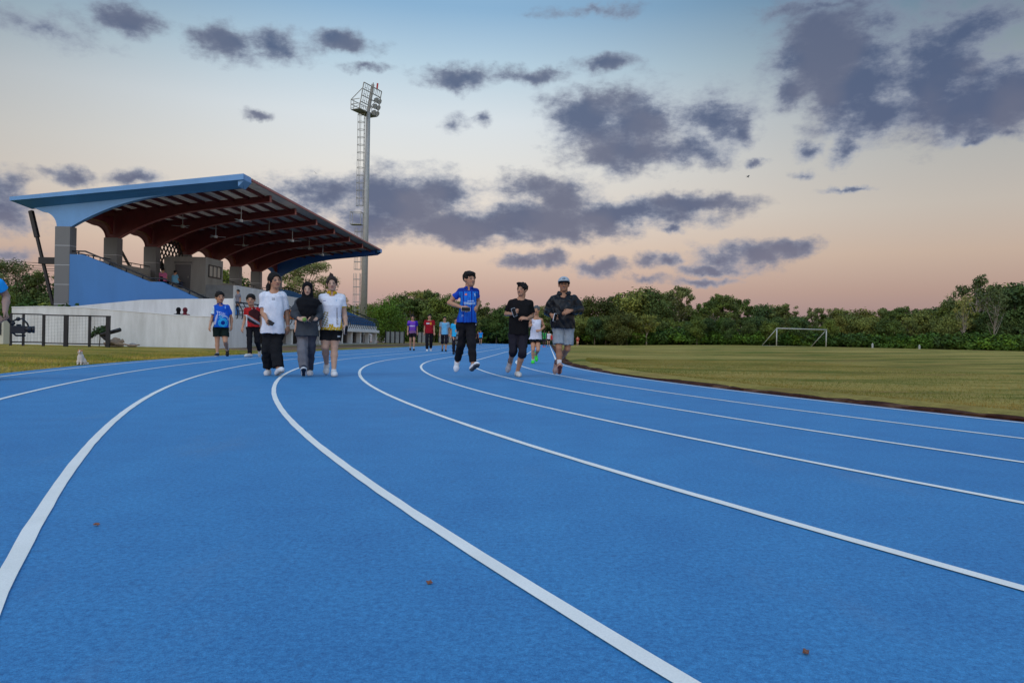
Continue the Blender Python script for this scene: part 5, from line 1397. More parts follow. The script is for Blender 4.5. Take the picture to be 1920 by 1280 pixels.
top(P,J,[(543.5,870,888,.03,.09),(548.5,863,893.5,.03,.11),(568,863,893,-.0,.128),(585,860,893,0,.12),(604.5,855,894.5,0,.13)],shade(P,c_),sleeve=.52,sr=(.062,.064),neck=.062,fold=.004,collar=(.012,.04,.3),vcut=.03)
def c_(x,y,V,fr):
    C=flat((.014,.013,.015))(x,y,V,fr); q=(x<857.5+(y-640)*-.12)&(y>618)&(np.mod(y,9)<6)&(V[:,1]<.1); C[q]=(.2,.2,.2); q=fr&(np.abs(x-892.4)<1)&(np.abs(y-608.5)<1.2); C[q]=(.5,.5,.55); return C
pants(P,J,(.09,.074,.057),shade(P,c_),cut=(.93,.86),waist=P.J(876,599)[2],fold=.006)
shoe(P,J['aL'],[-.12,-.42,-.9],(.72,.74,.78),(.7,.72,.75),(.3,.3,.3),L=.28,up=[0,-.9,.4],sock=(.02,.02,.02),sockh=.04)
shoe(P,J['aR'],[.42,-.78,.42],(.72,.73,.76),(.1,.1,.11),(.07,.07,.075),L=.29,up=[.1,.35,1],sock=(.3,.16,.1),sockh=.02)
phone(P,P.J(873.5,579.8,-.33),[1,-.1,-.02],[0,-1,.15],(.6,.63,.68),'white phone gripped by the jogger in the blue polo shirt',(.07,.15,.01))
# ---------------------------------------------------------------- runner in black tee
P=Person(970,13.2,'young man jogging in a black t-shirt and black three-quarter leggings')
P.head((980,531),(977,555.5),yaw=-.5,nod=-.05); P.neck=P.J(977,560.5,.03)
J=dict(sL=P.J(959,568,.02),sR=P.J(993.5,569,.02),eL=P.J(949,588.5,.1),eR=P.J(998,593,.08),wL=P.J(960.5,588.5,-.2),wR=P.J(988.5,597.5,-.22),
 hL=P.J(963,630,.02),hR=P.J(980,630,.02),kL=P.J(962.5,658,-.1),kR=P.J(979.5,662,-.25),aL=P.J(956.5,677.5,.28),aR=snap(P.J(970.3,694,-.05)))
body(P,J,SK,True,{'L':dict(d=[.75,-.5,.35],n=A([.1,-.8,-.3]),c=.55,t=1),'R':dict(d=[-.9,-.4,.15],n=A([.1,-.6,.8]),c=.4,t=-1)})
hairdo(P,'side')
top(P,J,[(563.5,967,986,.03,.09),(571,957.5,994.5,.02,.11),(588,955,993,-.0,.13),(605,954,991,0,.125),(627,953.5,991.5,.02,.14)],(.011,.010,.011),sleeve=.72,sr=(.066,.07),neck=.066,fold=.005)
pants(P,J,(.09,.07,.058),(.02,.018,.026),cut=(.3,.2),waist=P.J(970,618)[2],name='leggings',fold=.005)
def tip_(x,y,V,fr): return flat((.5,.49,.5))(x,y,V,fr)
shoe(P,J['aL'],[-.25,-.35,-.9],(.42,.4,.42),(.6,.6,.62),(.45,.45,.46),L=.28,up=[0,-.9,.4],sock=(.05,.045,.05),sockh=.05)
shoe(P,J['aR'],[.2,-1,0],(.6,.57,.53),(.62,.58,.52),L=.28)
phone(P,P.J(964,585.5,-.27),[-.35,-.1,1],[.3,-.95,.1],(.6,.66,.75),'pale blue phone held at chest height by the jogger in black',(.07,.15,.01))
# ---------------------------------------------------------------- runner in jacket and cap
P=Person(1052,13.15,'smiling man jogging in a glossy black rain jacket, grey shorts and a pale cap')
P.head((1057,520.5),(1057.5,547),yaw=.0,nod=-.03); P.neck=P.J(1057,552,.03)
J=dict(sL=P.J(1038.5,560.5,.02),sR=P.J(1076,560.5,.02),eL=P.J(1027,583,.06),eR=P.J(1087.5,581,.06),wL=P.J(1034,590.5,-.22),wR=P.J(1070,582.5,-.26),
 hL=P.J(1047,619,.02),hR=P.J(1065,619,.02),kL=P.J(1048,653,-.12),kR=P.J(1064,654,.0),aL=P.J(1049,690,-.12),aR=P.J(1043.5,680,.5))
J['aL'][2]=max(J['aL'][2],.12)
body(P,J,SKD,True,{'L':dict(d=[.7,-.3,-.6],n=A([-.3,-.9,.1]),c=.5,t=1),'R':dict(d=[-.85,-.25,-.3],n=A([.1,-.9,.45]),c=.25,t=-1)})
hairdo(P,'capped',front=.045)
tw=[(558,1047,1067,.03,.1),(562,1037,1078,.02,.125),(580,1035,1078,-.0,.15),(600,1033,1078,0,.155),(615.5,1033,1077,.02,.165)]
jk=top(P,J,tw,(.008,.009,.012),sleeve=1.86,sr=(.08,.066),neck=.06,fold=.009,frq=26,m=m_nylon,name='jacket',st=(1,1,.7))
G=Field(*bounds([P.neck],.22),.006)
ring_=[P.neck+A([.098*math.sin(a),.075*-math.cos(a)+.02,.025-.03*math.cos(a)*-1*0+.02*math.cos(a)*-1]) for a in np.linspace(.5,2*PI-.5,18)]
G.chain(ring_,[.026]*18,.0); G.folds(.01,40,4); G.build('hood',m_nylon,jk,(.016,.017,.022))
# cap: crown, brim and badge
C_=Field(*bounds([P.hc],.26),.005); k=P.hs
C_.ell(P.hp(0,-.013,.045),(.1*k,.114*k,.094*k),0,B=P.HB); C_.cut(P.hp(0,0,.042),unit(-P.HB[2]+P.HB[1]*.1))
capo=None
def cc(V):
    r,f,u=P.HB; q=(V-P.hc)/P.hs; x,y,z=q@r,q@f,q@u; C=np.repeat(A([(.38,.43,.48)]),len(V),0).astype(float)
    m=(y>.04)&((x/.026)**2+((z-.095)/.013)**2<1)&((x/.02)**2+((z-.095)/.006)**2>.6); C[m]=(.02,.02,.03); return C
capo=C_.build('cap',m_cloth,P.root,cc)
C_=Field(*bounds([P.hc],.28),.005); C_.ell(P.hp(0,.085,.046),(.092*k,.1*k,.014*k),0,B=(P.HB[0],unit(P.HB[1]-P.HB[2]*.2),P.HB[2])); C_.cut(P.hp(0,.06,0),-P.HB[1]); C_.build('brim',m_cloth,capo,(.02,.02,.028))
def c_(x,y,V,fr):
    C=flat((.27,.3,.33))(x,y,V,fr); q=fr&(np.abs(x-1057.5-.2*(y-620))<.8)&(y<628); C[q]=(.16,.18,.2); return C
pants(P,J,(.1,.1,.102),shade(P,c_),cut=-.78,waist=P.J(1052,610)[2],name='shorts',fold=.008)
shoe(P,J['aL'],[.05,-.78,.62],(.42,.22,.17),(.5,.28,.2),(.2,.05,.03),L=.29,up=[0,.5,1],sock=(.72,.72,.72),sockh=.15,knee=J['kL'])
shoe(P,J['aR'],[-.15,-.3,-.95],(.4,.27,.24),(.55,.45,.4),(.4,.3,.27),L=.28,up=[0,-.9,.3],sock=(.05,.05,.09),sockh=.05)
phone(P,P.J(1040.8,595,-.33),[.2,-.15,1],[.75,-.7,0],(.66,.66,.68),'white phone in the hand of the man in the black rain jacket',(.07,.14,.012))
# ---------------------------------------------------------------- lean runner in white singlet
P=Person(1003,20.7,'lean older runner in a white singlet, black shorts and neon green shoes',vs=.008)
P.head((1006,573.5),(1005.5,590),yaw=-.1,nod=.05); P.neck=P.J(1005.5,595,.03)
J=dict(sL=P.J(996.5,600,.02),sR=P.J(1015,600,.02),eL=P.J(991.5,611,.12),eR=P.J(1020,613,.1),wL=P.J(993,612.5,-.22),wR=P.J(1012.5,619.5,-.2),
 hL=P.J(999.5,638,.02),hR=P.J(1008.5,638,.02),kL=P.J(999.5,656,-.12),kR=P.J(1009,656,-.15),aL=snap(P.J(999.3,676,-.05)),aR=P.J(1005,664,.35))
body(P,J,SK,False,{'L':dict(d=[.2,-.7,.5],n=A([-.9,-.2,.2]),c=.9,t=1),'R':dict(d=[-.8,-.5,0],n=A([.4,-.4,.8]),c=.9,t=-1)},thin=.88)
hairdo(P,'short',col=(.1,.1,.1))
def c_(x,y,V,fr):
    C=flat((.66,.66,.76))(x,y,V,fr); q=fr&(np.abs(x-1000.5)<1.7)&(np.abs(y-604.5)<.5); C[q]=(.05,.05,.08); return C
top(P,J,[(599.5,999,1013,.02,.07),(606,997.5,1015,0,.105),(618,996,1014.5,0,.12),(636,992,1015.5,0,.14)],shade(P,c_),sleeve=0,neck=.085,fold=.008,name='singlet',slope=.03)
pants(P,J,(.09,.09,.1),BLK,cut=-.25,waist=P.J(1003,630)[2],name='shorts',fold=.003)
shoe(P,J['aL'],[0,-1,0],(.05,.75,.06),(.1,.6,.1),(.02,.02,.02),L=.27,sock=(.6,.6,.6),sockh=.05)
shoe(P,J['aR'],[.1,-.25,-.95],(.06,.8,.08),(.1,.7,.12),(.06,.7,.08),L=.28,up=[0,-.95,.2],sock=(.6,.6,.6),sockh=.03)
# ---------------------------------------------------------------- pair at the left of the trio
P=Person(415,21.4,'stout man in a blue printed polo shirt with one white sleeve and black shorts',vs=.008)
P.head((411.5,547),(413,568),yaw=.3); P.neck=P.J(412.5,570.5,.03)
J=dict(sL=P.J(404,576,.0),sR=P.J(427,576,.03),eL=P.J(397.5,597,.05),eR=P.J(434,597,.05),wL=P.J(393.5,612,-.05),wR=P.J(434,612,.0),
 hL=P.J(407,618,.02),hR=P.J(421,618,.02),kL=P.J(407.5,639,.0),kR=P.J(422.5,640,-.15),aL=snap(P.J(407.5,662,-.05)),aR=P.J(426,655,.3))
body(P,J,SK,False,{'L':dict(n=A([-.8,-.6,0]),c=.4,t=1),'R':dict(n=A([.8,-.6,0]),c=.5,t=-1)},thin=1.15)
hairdo(P,'short')
def c_(x,y,V,fr):
    C=flat((.012,.09,.5))(x,y,V,fr); C[y>592]=(.01,.11,.52)
    C[(x<401.5)&(y<589.5)&(y>574)]=(.62,.72,.76); C[(x<401.5)&(y>=588.3)]=(.01,.04,.25)
    r=np.hypot(x-418,(y-605)*1.02); q=fr&(r<8.5)&(y>596); C[q]=(.015,.3,.62); q=fr&(r<8.9)&(r>7.6)&(y<611); C[q]=(.05,.42,.72); C[fr&(r<5.6)&(r>4.8)]=(.06,.45,.75); C[fr&(r<4)]=(.008,.03,.22)
    r2=np.hypot(x-421.5,y-599); C[fr&(r2>5)&(r2<7.6)&(x>417)&(y<601)&(np.mod(np.arctan2(y-599,x-421.5)*6,2)<1.5)]=(.35,.5,.68)
    q=fr&(x>410)&(x<417)&(y>590.5)&(y<597.5)&(np.sin(x*2.5+y)>-.1); C[q]=(.1,.42,.68)
    q=fr&textmask(x,y+(x-405)*-.22,'TSUN',406,582.8,16,6.2); C[q]=(.68,.72,.8)
    xx=x+(y-590)*.27; q=fr&(xx>405.3)&(xx<408.8)&(y>590)&(y<608)&(np.mod(y,2.2)<1.5); C[q]=(.62,.6,.74)
    q=fr&(np.abs(x-422.3)<.8)&(np.abs(y-576)<2.6); C[q]=(.2,.4,.72); return C
top(P,J,[(573.5,408,419,.02,.09),(577.5,402,428,.01,.13),(592,400.5,429,0,.17),(604,400,429,-.01,.18),(613.5,400,428.5,0,.17)],shade(P,c_),sleeve=.66,sr=(.075,.078),neck=.066,fold=.007,collar=(.01,.06,.35),vcut=.04)
pants(P,J,(.11,.11,.115),(.008,.016,.014),cut=-.6,waist=P.J(415,611)[2],name='shorts',fold=.006)
shoe(P,J['aL'],[-.25,-1,0],(.02,.02,.025),(.55,.55,.55),L=.28,sock=(.4,.4,.4),sockh=.03)
shoe(P,J['aR'],[.05,-.3,-.95],(.015,.015,.02),(.05,.05,.05),(.015,.015,.02),L=.28,up=[0,-.95,.2],sock=(.6,.6,.62),sockh=.05)
P=Person(472,21.6,'smiling man in a red and black printed shirt and black trousers',vs=.008)
P.head((469.5,552),(471,573),yaw=-.15,nod=.2); P.neck=P.J(472,577.5,.05)
J=dict(sL=P.J(461.5,581,.0),sR=P.J(484,580,.03),eL=P.J(458.5,600,.04),eR=P.J(490,600,.05),wL=P.J(454.5,615,-.08),wR=P.J(490,615,.0),
 hL=P.J(468,617,.02),hR=P.J(481,617,.02),kL=P.J(468,640,-.1),kR=P.J(482,640,.0),aL=snap(P.J(468.5,663,-.15)),aR=P.J(486.5,656,.35))
body(P,J,SK,True,{'L':dict(n=A([-.8,-.6,0]),c=.4,t=1),'R':dict(n=A([.8,-.6,0]),c=.5,t=-1)})
hairdo(P,'short')
def c_(x,y,V,fr):
    C=flat((.42,.018,.02))(x,y,V,fr); q=fr&(y>577+np.abs(x-476)*.7)&(y<604)&(x>466); C[q]=(.05,.012,.014)
    q=(y-592-(x-463)*.62); C[fr&(np.abs(q)<2.2)&(x>463)]=(.3,.3,.34); C[fr&(q>2.2)&(q<8)&(y<609)]=(.02,.015,.02); C[fr&(q<-2.2)&(q>-3.6)&(x>466)]=(.55,.08,.02)
    C[(x<463.5)&(y>590.2)]=(.66,.66,.68); C[fr&(np.abs(x-472.8)<.7)&(np.abs(y-578.3)<.6)]=(.6,.55,.5); C[fr&(np.abs(x-479.5)<.7)&(np.abs(y-578.3)<.6)]=(.6,.55,.5); return C
top(P,J,[(578.5,466,479,.02,.09),(582,460.5,485,.01,.115),(596,461,486,0,.13),(612.5,461.5,487,0,.13)],shade(P,c_),sleeve=.55,sr=(.064,.066),neck=.062,fold=.007,collar=(.35,.02,.02))
pants(P,J,(.09,.072,.06),(.012,.011,.014),cut=.95,waist=P.J(472,607)[2],fold=.007)
shoe(P,J['aL'],[-.75,-.7,0],(.55,.54,.54),(.5,.49,.48),L=.28)
shoe(P,J['aR'],[.05,-.3,-.95],(.5,.5,.5),(.05,.05,.05),L=.28,up=[0,-.95,.2])
# ================================================================ figures farther off: same anatomy, proportions laid out from head to foot
def figure(px,yt,yb,D,label,top_c,bot_c,skin=SK,hair=(.012,.01,.009),vs=.014,group=None,pose='walk',yaw=0.,cut=.95,sleeve=.6,shoes=(.4,.4,.4),z0=0.,tname='shirt',bname='trousers',phase=1,wide=1.,hood=None,ztop=None,sockc=None):
    P=Person(px,D,label,group=group,vs=vs,z0=z0)
    Hh=(yb-yt)/P.s if ztop is None else ztop-z0; k=Hh/1.72; c,s_=math.cos(yaw),math.sin(yaw)
    def L_(x,y,z): return A([x*c-y*s_,x*s_+y*c,z])*k # y<0 is forward
    def HP(dz,dy=0):
        P.hs=k*.98; P.hc=L_(0,dy,dz); u=A([0,0,1.]); f=unit(L_(0,-1,0)); P.HB=(np.cross(f,u),f,u); P.HB=(P.HB[0] if pose!='x' else P.HB[0],f,u); P.neck=L_(0,dy+.03,dz-.17); P.top=L_(0,dy,dz+.12); P.chin=L_(0,dy,dz-.12)
    if pose=='walk':
        HP(1.6); q=phase
        J=dict(sL=L_(-.175,.02,1.38),sR=L_(.175,.02,1.38),eL=L_(-.22,.04-.04*q,1.1),eR=L_(.22,.04+.04*q,1.1),wL=L_(-.23,-.06-.08*q,.86),wR=L_(.23,-.06+.08*q,.86),
          hL=L_(-.085,0,.9),hR=L_(.085,0,.9),kL=L_(-.09,-.06+.08*q,.49),kR=L_(.09,-.06-.1*q,.49),aL=L_(-.085,.12*q,.09),aR=L_(.085,-.15*q,.09))
        if q>0: J['aL'][2]+=.05*k
        else: J['aR'][2]+=.05*k
    elif pose=='run':
        HP(1.58,-.04); q=phase
        J=dict(sL=L_(-.175,.0,1.37),sR=L_(.175,.0,1.37),eL=L_(-.24,.12,1.12),eR=L_(.24,.1,1.12),wL=L_(-.17,-.14,1.12),wR=L_(.17,-.16,1.05),
          hL=L_(-.085,0,.9),hR=L_(.085,0,.9),kL=L_(-.09,-.12 if q>0 else -.22,.5),kR=L_(.09,-.22 if q>0 else -.1,.52),aL=L_(-.085,-.02,.09),aR=L_(.07,.3,.35))
        if q<0: J['aL'],J['aR']=L_(-.07,.3,.35),L_(.085,-.02,.09)
    elif pose=='sit':
        HP(.78)
        J=dict(sL=L_(-.17,.02,.56),sR=L_(.17,.02,.56),eL=L_(-.22,-.06,.3),eR=L_(.22,-.06,.3),wL=L_(-.12,-.28,.22),wR=L_(.12,-.28,.22),
          hL=L_(-.09,0,.1),hR=L_(.09,0,.1),kL=L_(-.1,-.42,.14),kR=L_(.1,-.42,.14),aL=L_(-.1,-.4,-.26),aR=L_(.1,-.4,-.26))
    bh=None
    body(P,J,skin,False,None,thin=wide)
    if hood is not None:
        F=Field(*bounds([P.hc,P.neck-A([0,0,.2])],.24),vs*.8); F.ell(P.hp(0,-.02,.03),(.1*k,.12*k,.125*k),.02,B=P.HB); F.chain([P.neck,P.neck-A([0,0,.16*k])],[.1*k,.17*k],.06); F.ell(P.hp(0,.15,-.01),(.06*k,.13*k,.085*k),0,B=P.HB,sub=True); F.build('headscarf',m_cloth,P.root,hood)
    else: hairdo(P,'short',col=hair)
    zt=J['sL'][2]; zh=zt-(.55 if pose!='sit' else .47)*k; F=Field(*bounds([J[a] for a in('sL','sR','eL','eR','wL','wR','hL','hR')],.2),vs)
    M_=(J['sL']+J['sR'])/2; e1=unit(J['sR']-J['sL'])
    for t,r in((0,.1),(.33,.12),(.66,.118),(1,.125)):
        pass
    up_=P.neck-A([0,0,.06*k]); 
    F.loft([(zt+.03*k,M_[0],M_[1],.1*k*wide,.075*k),(zt-.03*k,M_[0],M_[1],(.2*abs(c)+.11*abs(s_))*k*wide,(.11*abs(c)+.2*abs(s_))*k),(zh+.25*k,M_[0],M_[1],(.175*abs(c)+.12*abs(s_))*k*wide,(.12*abs(c)+.17*abs(s_))*k*wide),(zh,M_[0],M_[1],(.2*abs(c)+.15*abs(s_))*k*wide,(.145*abs(c)+.19*abs(s_))*k*wide)],0)
    for S_ in'LR':
        sh,el_,wr=J['s'+S_],J['e'+S_],J['w'+S_]; F.chain([up_,sh],[.055*k,.06*k],.04)
        if sleeve>1: F.chain([sh,el_,el_*.15+wr*.85],[.07*k,.06*k,.05*k],.03)
        elif sleeve>0:
            e=sh+(el_-sh)*sleeve; n=unit(el_-sh); F.chain([sh,e+n*.05],[.07*k,.075*k],.03,cuts=[(e,n)])
    F.chain([P.neck+A([0,0,.0])-P.HB[1]*-.03,P.neck+A([0,0,.2])],[.06*k,.06*k],0,sub=True)
    F.folds(.006,24,int(px)); F.build(tname,m_cloth,P.root,shade(P,top_c) if callable(top_c) else top_c)
    pants(P,J,(.086*k*wide,.076*k*wide,(.065 if cut>.5 else .08 if cut>0 else .1)*k*wide),shade(P,bot_c) if callable(bot_c) else bot_c,cut=cut,waist=J['hL'][2]+.03*k if pose!='sit' else None,name=bname,fold=.005)
    if vs<.03:
        for S_ in'LR':
            an=J['a'+S_]; fly=an[2]>.13*k and pose!='sit'
            f=L_(0,-1,0) if not fly else L_(0,-.5,-.8)
            shoe(P,an,f,shoes,shoes,L=.27*k,up=(0,0,1) if not fly else unit(L_(0,-.8,.5)),drop=.088*k,sock=sockc,sockh=.08*k)
    return P
def c_(x,y,V,fr):
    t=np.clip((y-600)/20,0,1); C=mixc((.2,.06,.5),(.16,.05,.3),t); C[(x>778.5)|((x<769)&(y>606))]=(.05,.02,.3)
    C[fr&(np.abs(y-611)<.9)&(x>768)&(x<778.5)&(np.mod(x,1.5)<1.1)]=(.65,.6,.8); C[y>620]=(.22,.1,.22); return C
def c2(x,y,V,fr): C=flat((.012,.01,.014))(x,y,V,fr); C[y>636.6-(x-773)*.0]=(.7,.09,.35); return C
figure(773,591,656.5,37.9,'man walking in a purple football shirt and black shorts with pink hems',c_,c2,cut=-.62,shoes=(.015,.015,.018),bname='shorts',phase=1,sockc=(.5,.5,.5))
def c_(x,y,V,fr):
    C=flat((.28,.01,.018))(x,y,V,fr); C[fr&(np.abs(y-606.2)<1.2)&(x>799.5)&(x<805.5)]=(.62,.58,.6); r=np.hypot((x-807.6)*1.,(y-606.5)*.8); C[fr&(r<1.9)]=(.7,.3,.04); return C
figure(804.5,588.5,657.5,36.6,'man walking in a maroon t-shirt with white lettering and black trousers',c_,(.012,.011,.014),shoes=(.72,.72,.74),phase=-1)
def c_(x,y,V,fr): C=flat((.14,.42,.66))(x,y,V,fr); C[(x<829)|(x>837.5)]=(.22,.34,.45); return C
figure(833,592.5,657.5,37.0,'man walking in a light blue polo shirt and black cropped trousers, seen in full',c_,(.014,.012,.02),cut=.3,shoes=(.015,.014,.016),phase=1)
figure(854.5,595,663.5,30.5,'walker in a light blue shirt mostly hidden behind the jogger in the blue polo',(.03,.38,.66),(.014,.012,.018),cut=.95,shoes=(.015,.015,.03),phase=-1)
figure(569,566,670.5,21.9,'person in dark trousers mostly hidden behind the woman in the hijab',(.65,.2,.04),(.012,.013,.03),cut=.95,shoes=(.02,.025,.05),phase=1,vs=.011)
# far runners and walkers
def c_(x,y,V,fr): return mixc((.02,.15,.6),(.02,.35,.7),np.clip((y-622)/9,0,1))
figure(901,617.5,645,85,'distant walker in a blue shirt and black shorts beside the jogger in the blue polo',c_,BLK,cut=-.6,vs=.022,shoes=(.02,.02,.02),sockc=(.6,.6,.6))
figure(896,619,643.5,92,'distant person in dark clothes partly hidden by the walker in blue',(.04,.02,.03),BLK,vs=.024,phase=-1)
figure(917,624,642.5,118,'distant runner in a white t-shirt and black shorts by the edge of the track',(.7,.68,.7),BLK,cut=-.5,vs=.026,pose='run',shoes=(.3,.3,.3))
def c_(x,y,V,fr): C=flat((.01,.12,.05))(x,y,V,fr); C[np.mod(x-1018.1,4.2)<.9]=(.12,.55,.12); return C
figure(1020.5,616.5,649,69,'distant dark-skinned walker in a green striped shirt and pink shoes',c_,(.03,.03,.035),skin=SKX,cut=-.8,vs=.018,shoes=(.8,.12,.12),phase=1)
figure(1028.5,618,647.5,76,'distant walker in a white t-shirt and black shorts behind the lean runner',(.68,.62,.66),BLK,cut=-.6,vs=.02,shoes=(.02,.02,.03),phase=-1,sockc=(.6,.6,.6))
figure(1033.8,622,645.5,90,'distant person in a red shirt partly behind the walker in white',(.5,.01,.02),(.01,.03,.02),vs=.022,shoes=(.1,.1,.1))
figure(1038.5,623,645,94,'distant person in white with a dark print beside the grey running shorts',lambda x,y,V,fr:(lambda C:(C.__setitem__(fr&(np.sin(x*2)*np.sin(y*2)>.2)&(y>629),(.2,.22,.25)),C)[1])(flat((.62,.6,.62))(x,y,V,fr)),(.2,.2,.22),vs=.024)
P_=along(1083,640,88); figure(1083,628,646.5,88,'distant figure in red at the edge of the grass under the trees',(.42,.03,.03),(.4,.03,.03),cut=-.5,vs=.024,pose='run',z0=float(zg(*P_)),ztop=float(zg(*P_))+1.25)
r_=rock('bag',(*along(923.3,640,120),.3),.45,m_cloth if False else mat('blue_tarp',(.03,.05,.12,1),rough=.8),'small dark blue bag on the ground by a white pole','bag',None,(.8,.8,1.3),3)
m=MB(); a=along(923.6,640,119); m.tube([(a[0],a[1],0),(a[0],a[1],1.5)],.09,8); m.tube([(a[0],a[1],1.5),(a[0],a[1],1.56)],.12,8); tag(m.build('marker_pole',m_white,None,smooth=True),'short white pole beside the distant runner in white','pole')
# ---------------------------------------------------------------- people in the stand
def tierz(w):
    if w<17.4: return 1.22
    return 1.62+.27*min(8,math.floor((w-17.4)/.85))
def on_tiers(x,y):
    r=ray(x,y); n=r[:2]/1.0
    for t in np.arange(36,70,.05):
        p=r[:2]*t; u=p@DU; w=p@DN; z=CH+r[2]*t
        if u>38.2 and 16<w<25.3 and z<=tierz(w)+.02: return x,t,tierz(w)
    return x,44,2.5
def seated(x,y,label,tc,bc,hair=(.012,.01,.009),ya=PI/2-.1,scale=1.,dz=.0,**k):
    X_,t,z=on_tiers(x,y); D=t; return figure(x,0,0,D,label,tc,bc,pose='sit',yaw=ya,z0=z+dz,ztop=z+dz+1.72*scale,vs=.017,hair=hair,bname='trousers',shoes=(.03,.03,.03),**k)
def c_(x,y,V,fr): C=flat((.02,.015,.03))(x,y,V,fr); C[(np.abs(x-303)>3)|(y<518)]=(.6,.15,.3); return C
seated(303.5,531,'spectator in pink and black seated high in the stand near the lattice screen',c_,(.02,.02,.03),ya=2.6)
seated(326.5,536,'spectator with dark hair in a light blue shirt seated in the stand',(.2,.5,.75),(.05,.06,.1),ya=2.2)
seated(437,568,'spectator crouching beside the standing woman near the exit wall of the stand',(.1,.1,.12),(.02,.02,.03),ya=1.2,scale=.8)
figure(444.5,0,0,41.2,'slim standing woman in grey by the exit wall of the stand',(.2,.19,.22),(.015,.015,.02),z0=1.62,ztop=1.62+1.5,vs=.017,yaw=-1.2,cut=.95)
for x,lab,cx_ in((380,'dark-haired spectator showing above the pale wall, left of the other',0),(389.5,'dark-haired spectator showing above the pale wall, next to the stout man',1)):
    figure(x,0,0,37.3,lab,(.1,.05,.06) if cx_==0 else (.03,.03,.04),BLK,z0=1.0,ztop=2.44,vs=.018,yaw=2.8)
for x,c,lab in((334,(.01,.009,.01),'seated woman in a black headscarf showing above the pale ramp wall'),(346.5,(.13,.022,.03),'seated woman in a maroon headscarf showing above the pale ramp wall')):
    figure(x,0,0,34.6,lab,c,c,pose='sit',yaw=2.6,z0=.9,ztop=.9+1.72*1.02,vs=.018,hood=c,sleeve=2)
# ---------------------------------------------------------------- camera operator at the left edge, mostly outside the frame
P=Person(-28,9.6,'camera operator at the left edge with a blue sleeve, holding out a black camera',vs=.008)
P.head((-22,478),(-16,511),yaw=.9,nod=.35); P.neck=P.J(-24,520,.03)
J=dict(sL=P.J(-52,530,.0),sR=P.J(-4,531,-.05),eL=P.J(-40,575,.1),eR=P.J(12,556,-.0),wL=P.J(-8,592,-.3),wR=P.J(9.5,585,-.32),
 hL=P.J(-46,628,.02),hR=P.J(-22,628,.02),kL=P.J(-48,672,-.05),kR=P.J(-20,672,-.15),aL=snap(P.J(-50,716,.1)),aR=snap(P.J(-20,716,-.15)))
body(P,J,(.33,.2,.15),False,{'L':dict(d=[.6,-.6,-.3],n=A([-.2,0,1.]),c=.7,t=-1),'R':dict(d=[.35,-.4,-.8],n=A([.9,-.2,.3]),c=.8,t=-1)},thin=1.2)
hairdo(P,'short')
top(P,J,[(523,-38,-8,.02,.1),(530,-56,-2,.01,.13),(570,-54,-6,0,.14),(628,-56,-8,0,.15)],(.02,.3,.75),sleeve=.55,sr=(.08,.09),fold=.008)
pants(P,J,(.1,.09,.075),BLK,cut=.95,waist=P.J(0,620)[2])
shoe(P,J['aL'],[.2,-1,0],(.1,.1,.1),(.5,.5,.5)); shoe(P,J['aR'],[.2,-1,0],(.1,.1,.1),(.5,.5,.5))
gm=empty('camera_gimbal',tuple(P.p0),-P.az,'black camera hanging on a handheld gimbal at the left edge','camera')
def JJ(x,y,dy=-.34): return tuple(P.J(x,y,dy))
m=MB(); m.tube([JJ(8,588),JJ(14,597),JJ(22,607)],.018,8); m.build('grip',m_black,gm,smooth=True)
m=MB(); m.tube([JJ(20,604),JJ(28,600),JJ(42,597),JJ(51,606),JJ(56,618),JJ(54,622)],.011,8); m.tube([JJ(24,606),JJ(22,622),JJ(30,629),JJ(48,629)],.012,8); m.build('gimbal_arm',m_black,gm,smooth=True)
for c_0,r in((JJ(24,606),.028),(JJ(55,620),.03),(JJ(34,598),.026)):
    m=MB(); c=Vector(c_0); m.tube([c-Vector((0,.03,0)),c+Vector((0,.03,0))],r,12); m.build('motor',m_black,gm,smooth=True)
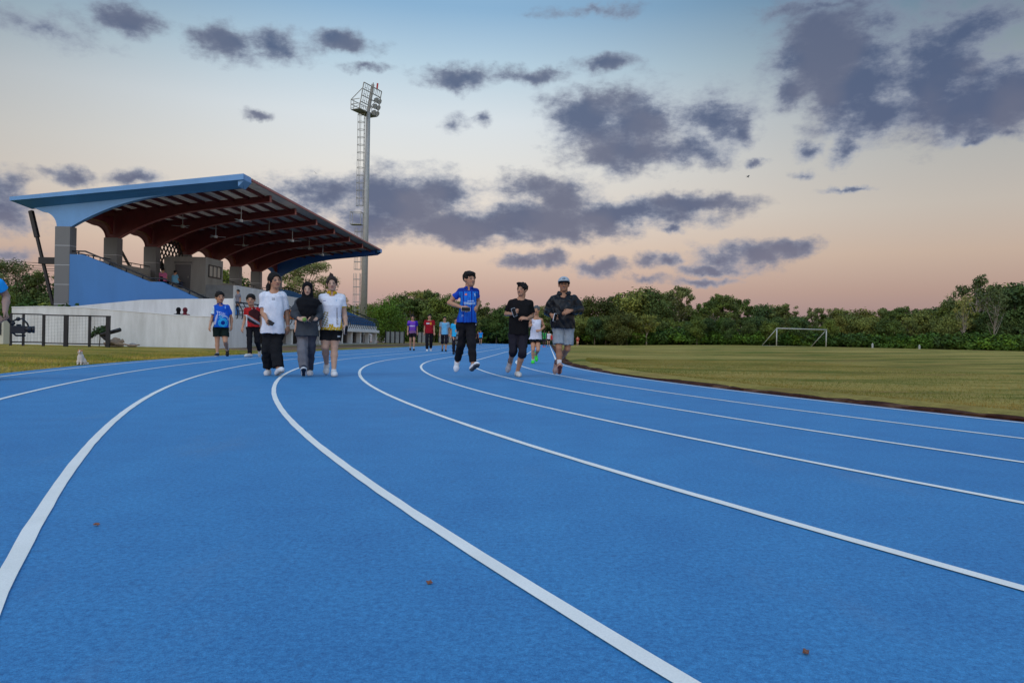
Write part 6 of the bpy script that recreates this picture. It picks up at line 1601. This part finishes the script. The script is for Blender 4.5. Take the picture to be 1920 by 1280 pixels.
c=Vector(JJ(35,617)); m=MB(); m.box((c.x-.09,c.y-.035,c.z-.055),(c.x+.075,c.y+.035,c.z+.045)); m.box((c.x-.03,c.y-.03,c.z+.045),(c.x+.03,c.y+.03,c.z+.065)); m.build('camera_body',m_black,gm,bevel=.01)
m=MB(); m.tube([c+Vector((.07,-.0,0)),c+Vector((.15,-.02,0))],.04,14); m.tube([c+Vector((.15,-.02,0)),c+Vector((.17,-.024,0))],.046,14); m.build('lens',m_black,gm,smooth=True)
# ---------------------------------------------------------------- cat sitting on the grass edge
cx_,cy_=gnd(151,682,.0); ct=empty('cat',(cx_,cy_,-.02),.15,'small white and ginger cat sitting on the grass edge facing the track','cat')
F=Field((-.2,-.25,0),(.2,.3,.4),.006)
F.ell((0,.05,.09),(.065,.1,.085),.02); F.ell((0,.0,.16),(.052,.062,.08),.04); F.ell((0,-.03,.255),(.046,.045,.04),.02); F.ell((0,-.07,.243),(.02,.018,.015),.015)
for s_ in(-1,1):
    F.chain([(s_*.026,-.02,.16),(s_*.028,-.045,.06),(s_*.028,-.05,.015)],[.024,.016,.015],.015); F.ell((s_*.028,-.063,.012),(.016,.022,.012),.008)
    F.ell((s_*.055,.05,.06),(.032,.065,.05),.02); F.ell((s_*.055,-.0,.014),(.016,.035,.013),.01)
    F.chain([(s_*.028,-.02,.283),(s_*.033,-.018,.318)],[.017,.004],.006)
F.chain([(0,.14,.04),(.08,.15,.025),(.11,.06,.022),(.09,-.0,.02)],[.018,.016,.015,.011],.01)
def cc(V):
    C=np.repeat(A([(.62,.55,.5)]),len(V),0).astype(float); C[(V[:,2]>.262)&(np.abs(V[:,0])>.008)]=(.5,.22,.1); C[(V[:,1]>.03)&(np.sin(V[:,2]*40+V[:,0]*20)>.1)]=(.5,.24,.1)
    e=(np.abs(np.abs(V[:,0])-.019)<.007)&(np.abs(V[:,2]-.258)<.006)&(V[:,1]<-.05); C[e]=(.05,.05,.02); n=(np.abs(V[:,0])<.006)&(V[:,1]<-.083); C[n]=(.4,.15,.13); return C
F.build('body',mat('fur',attr=True,rough=.9,spec=.1),ct,cc)
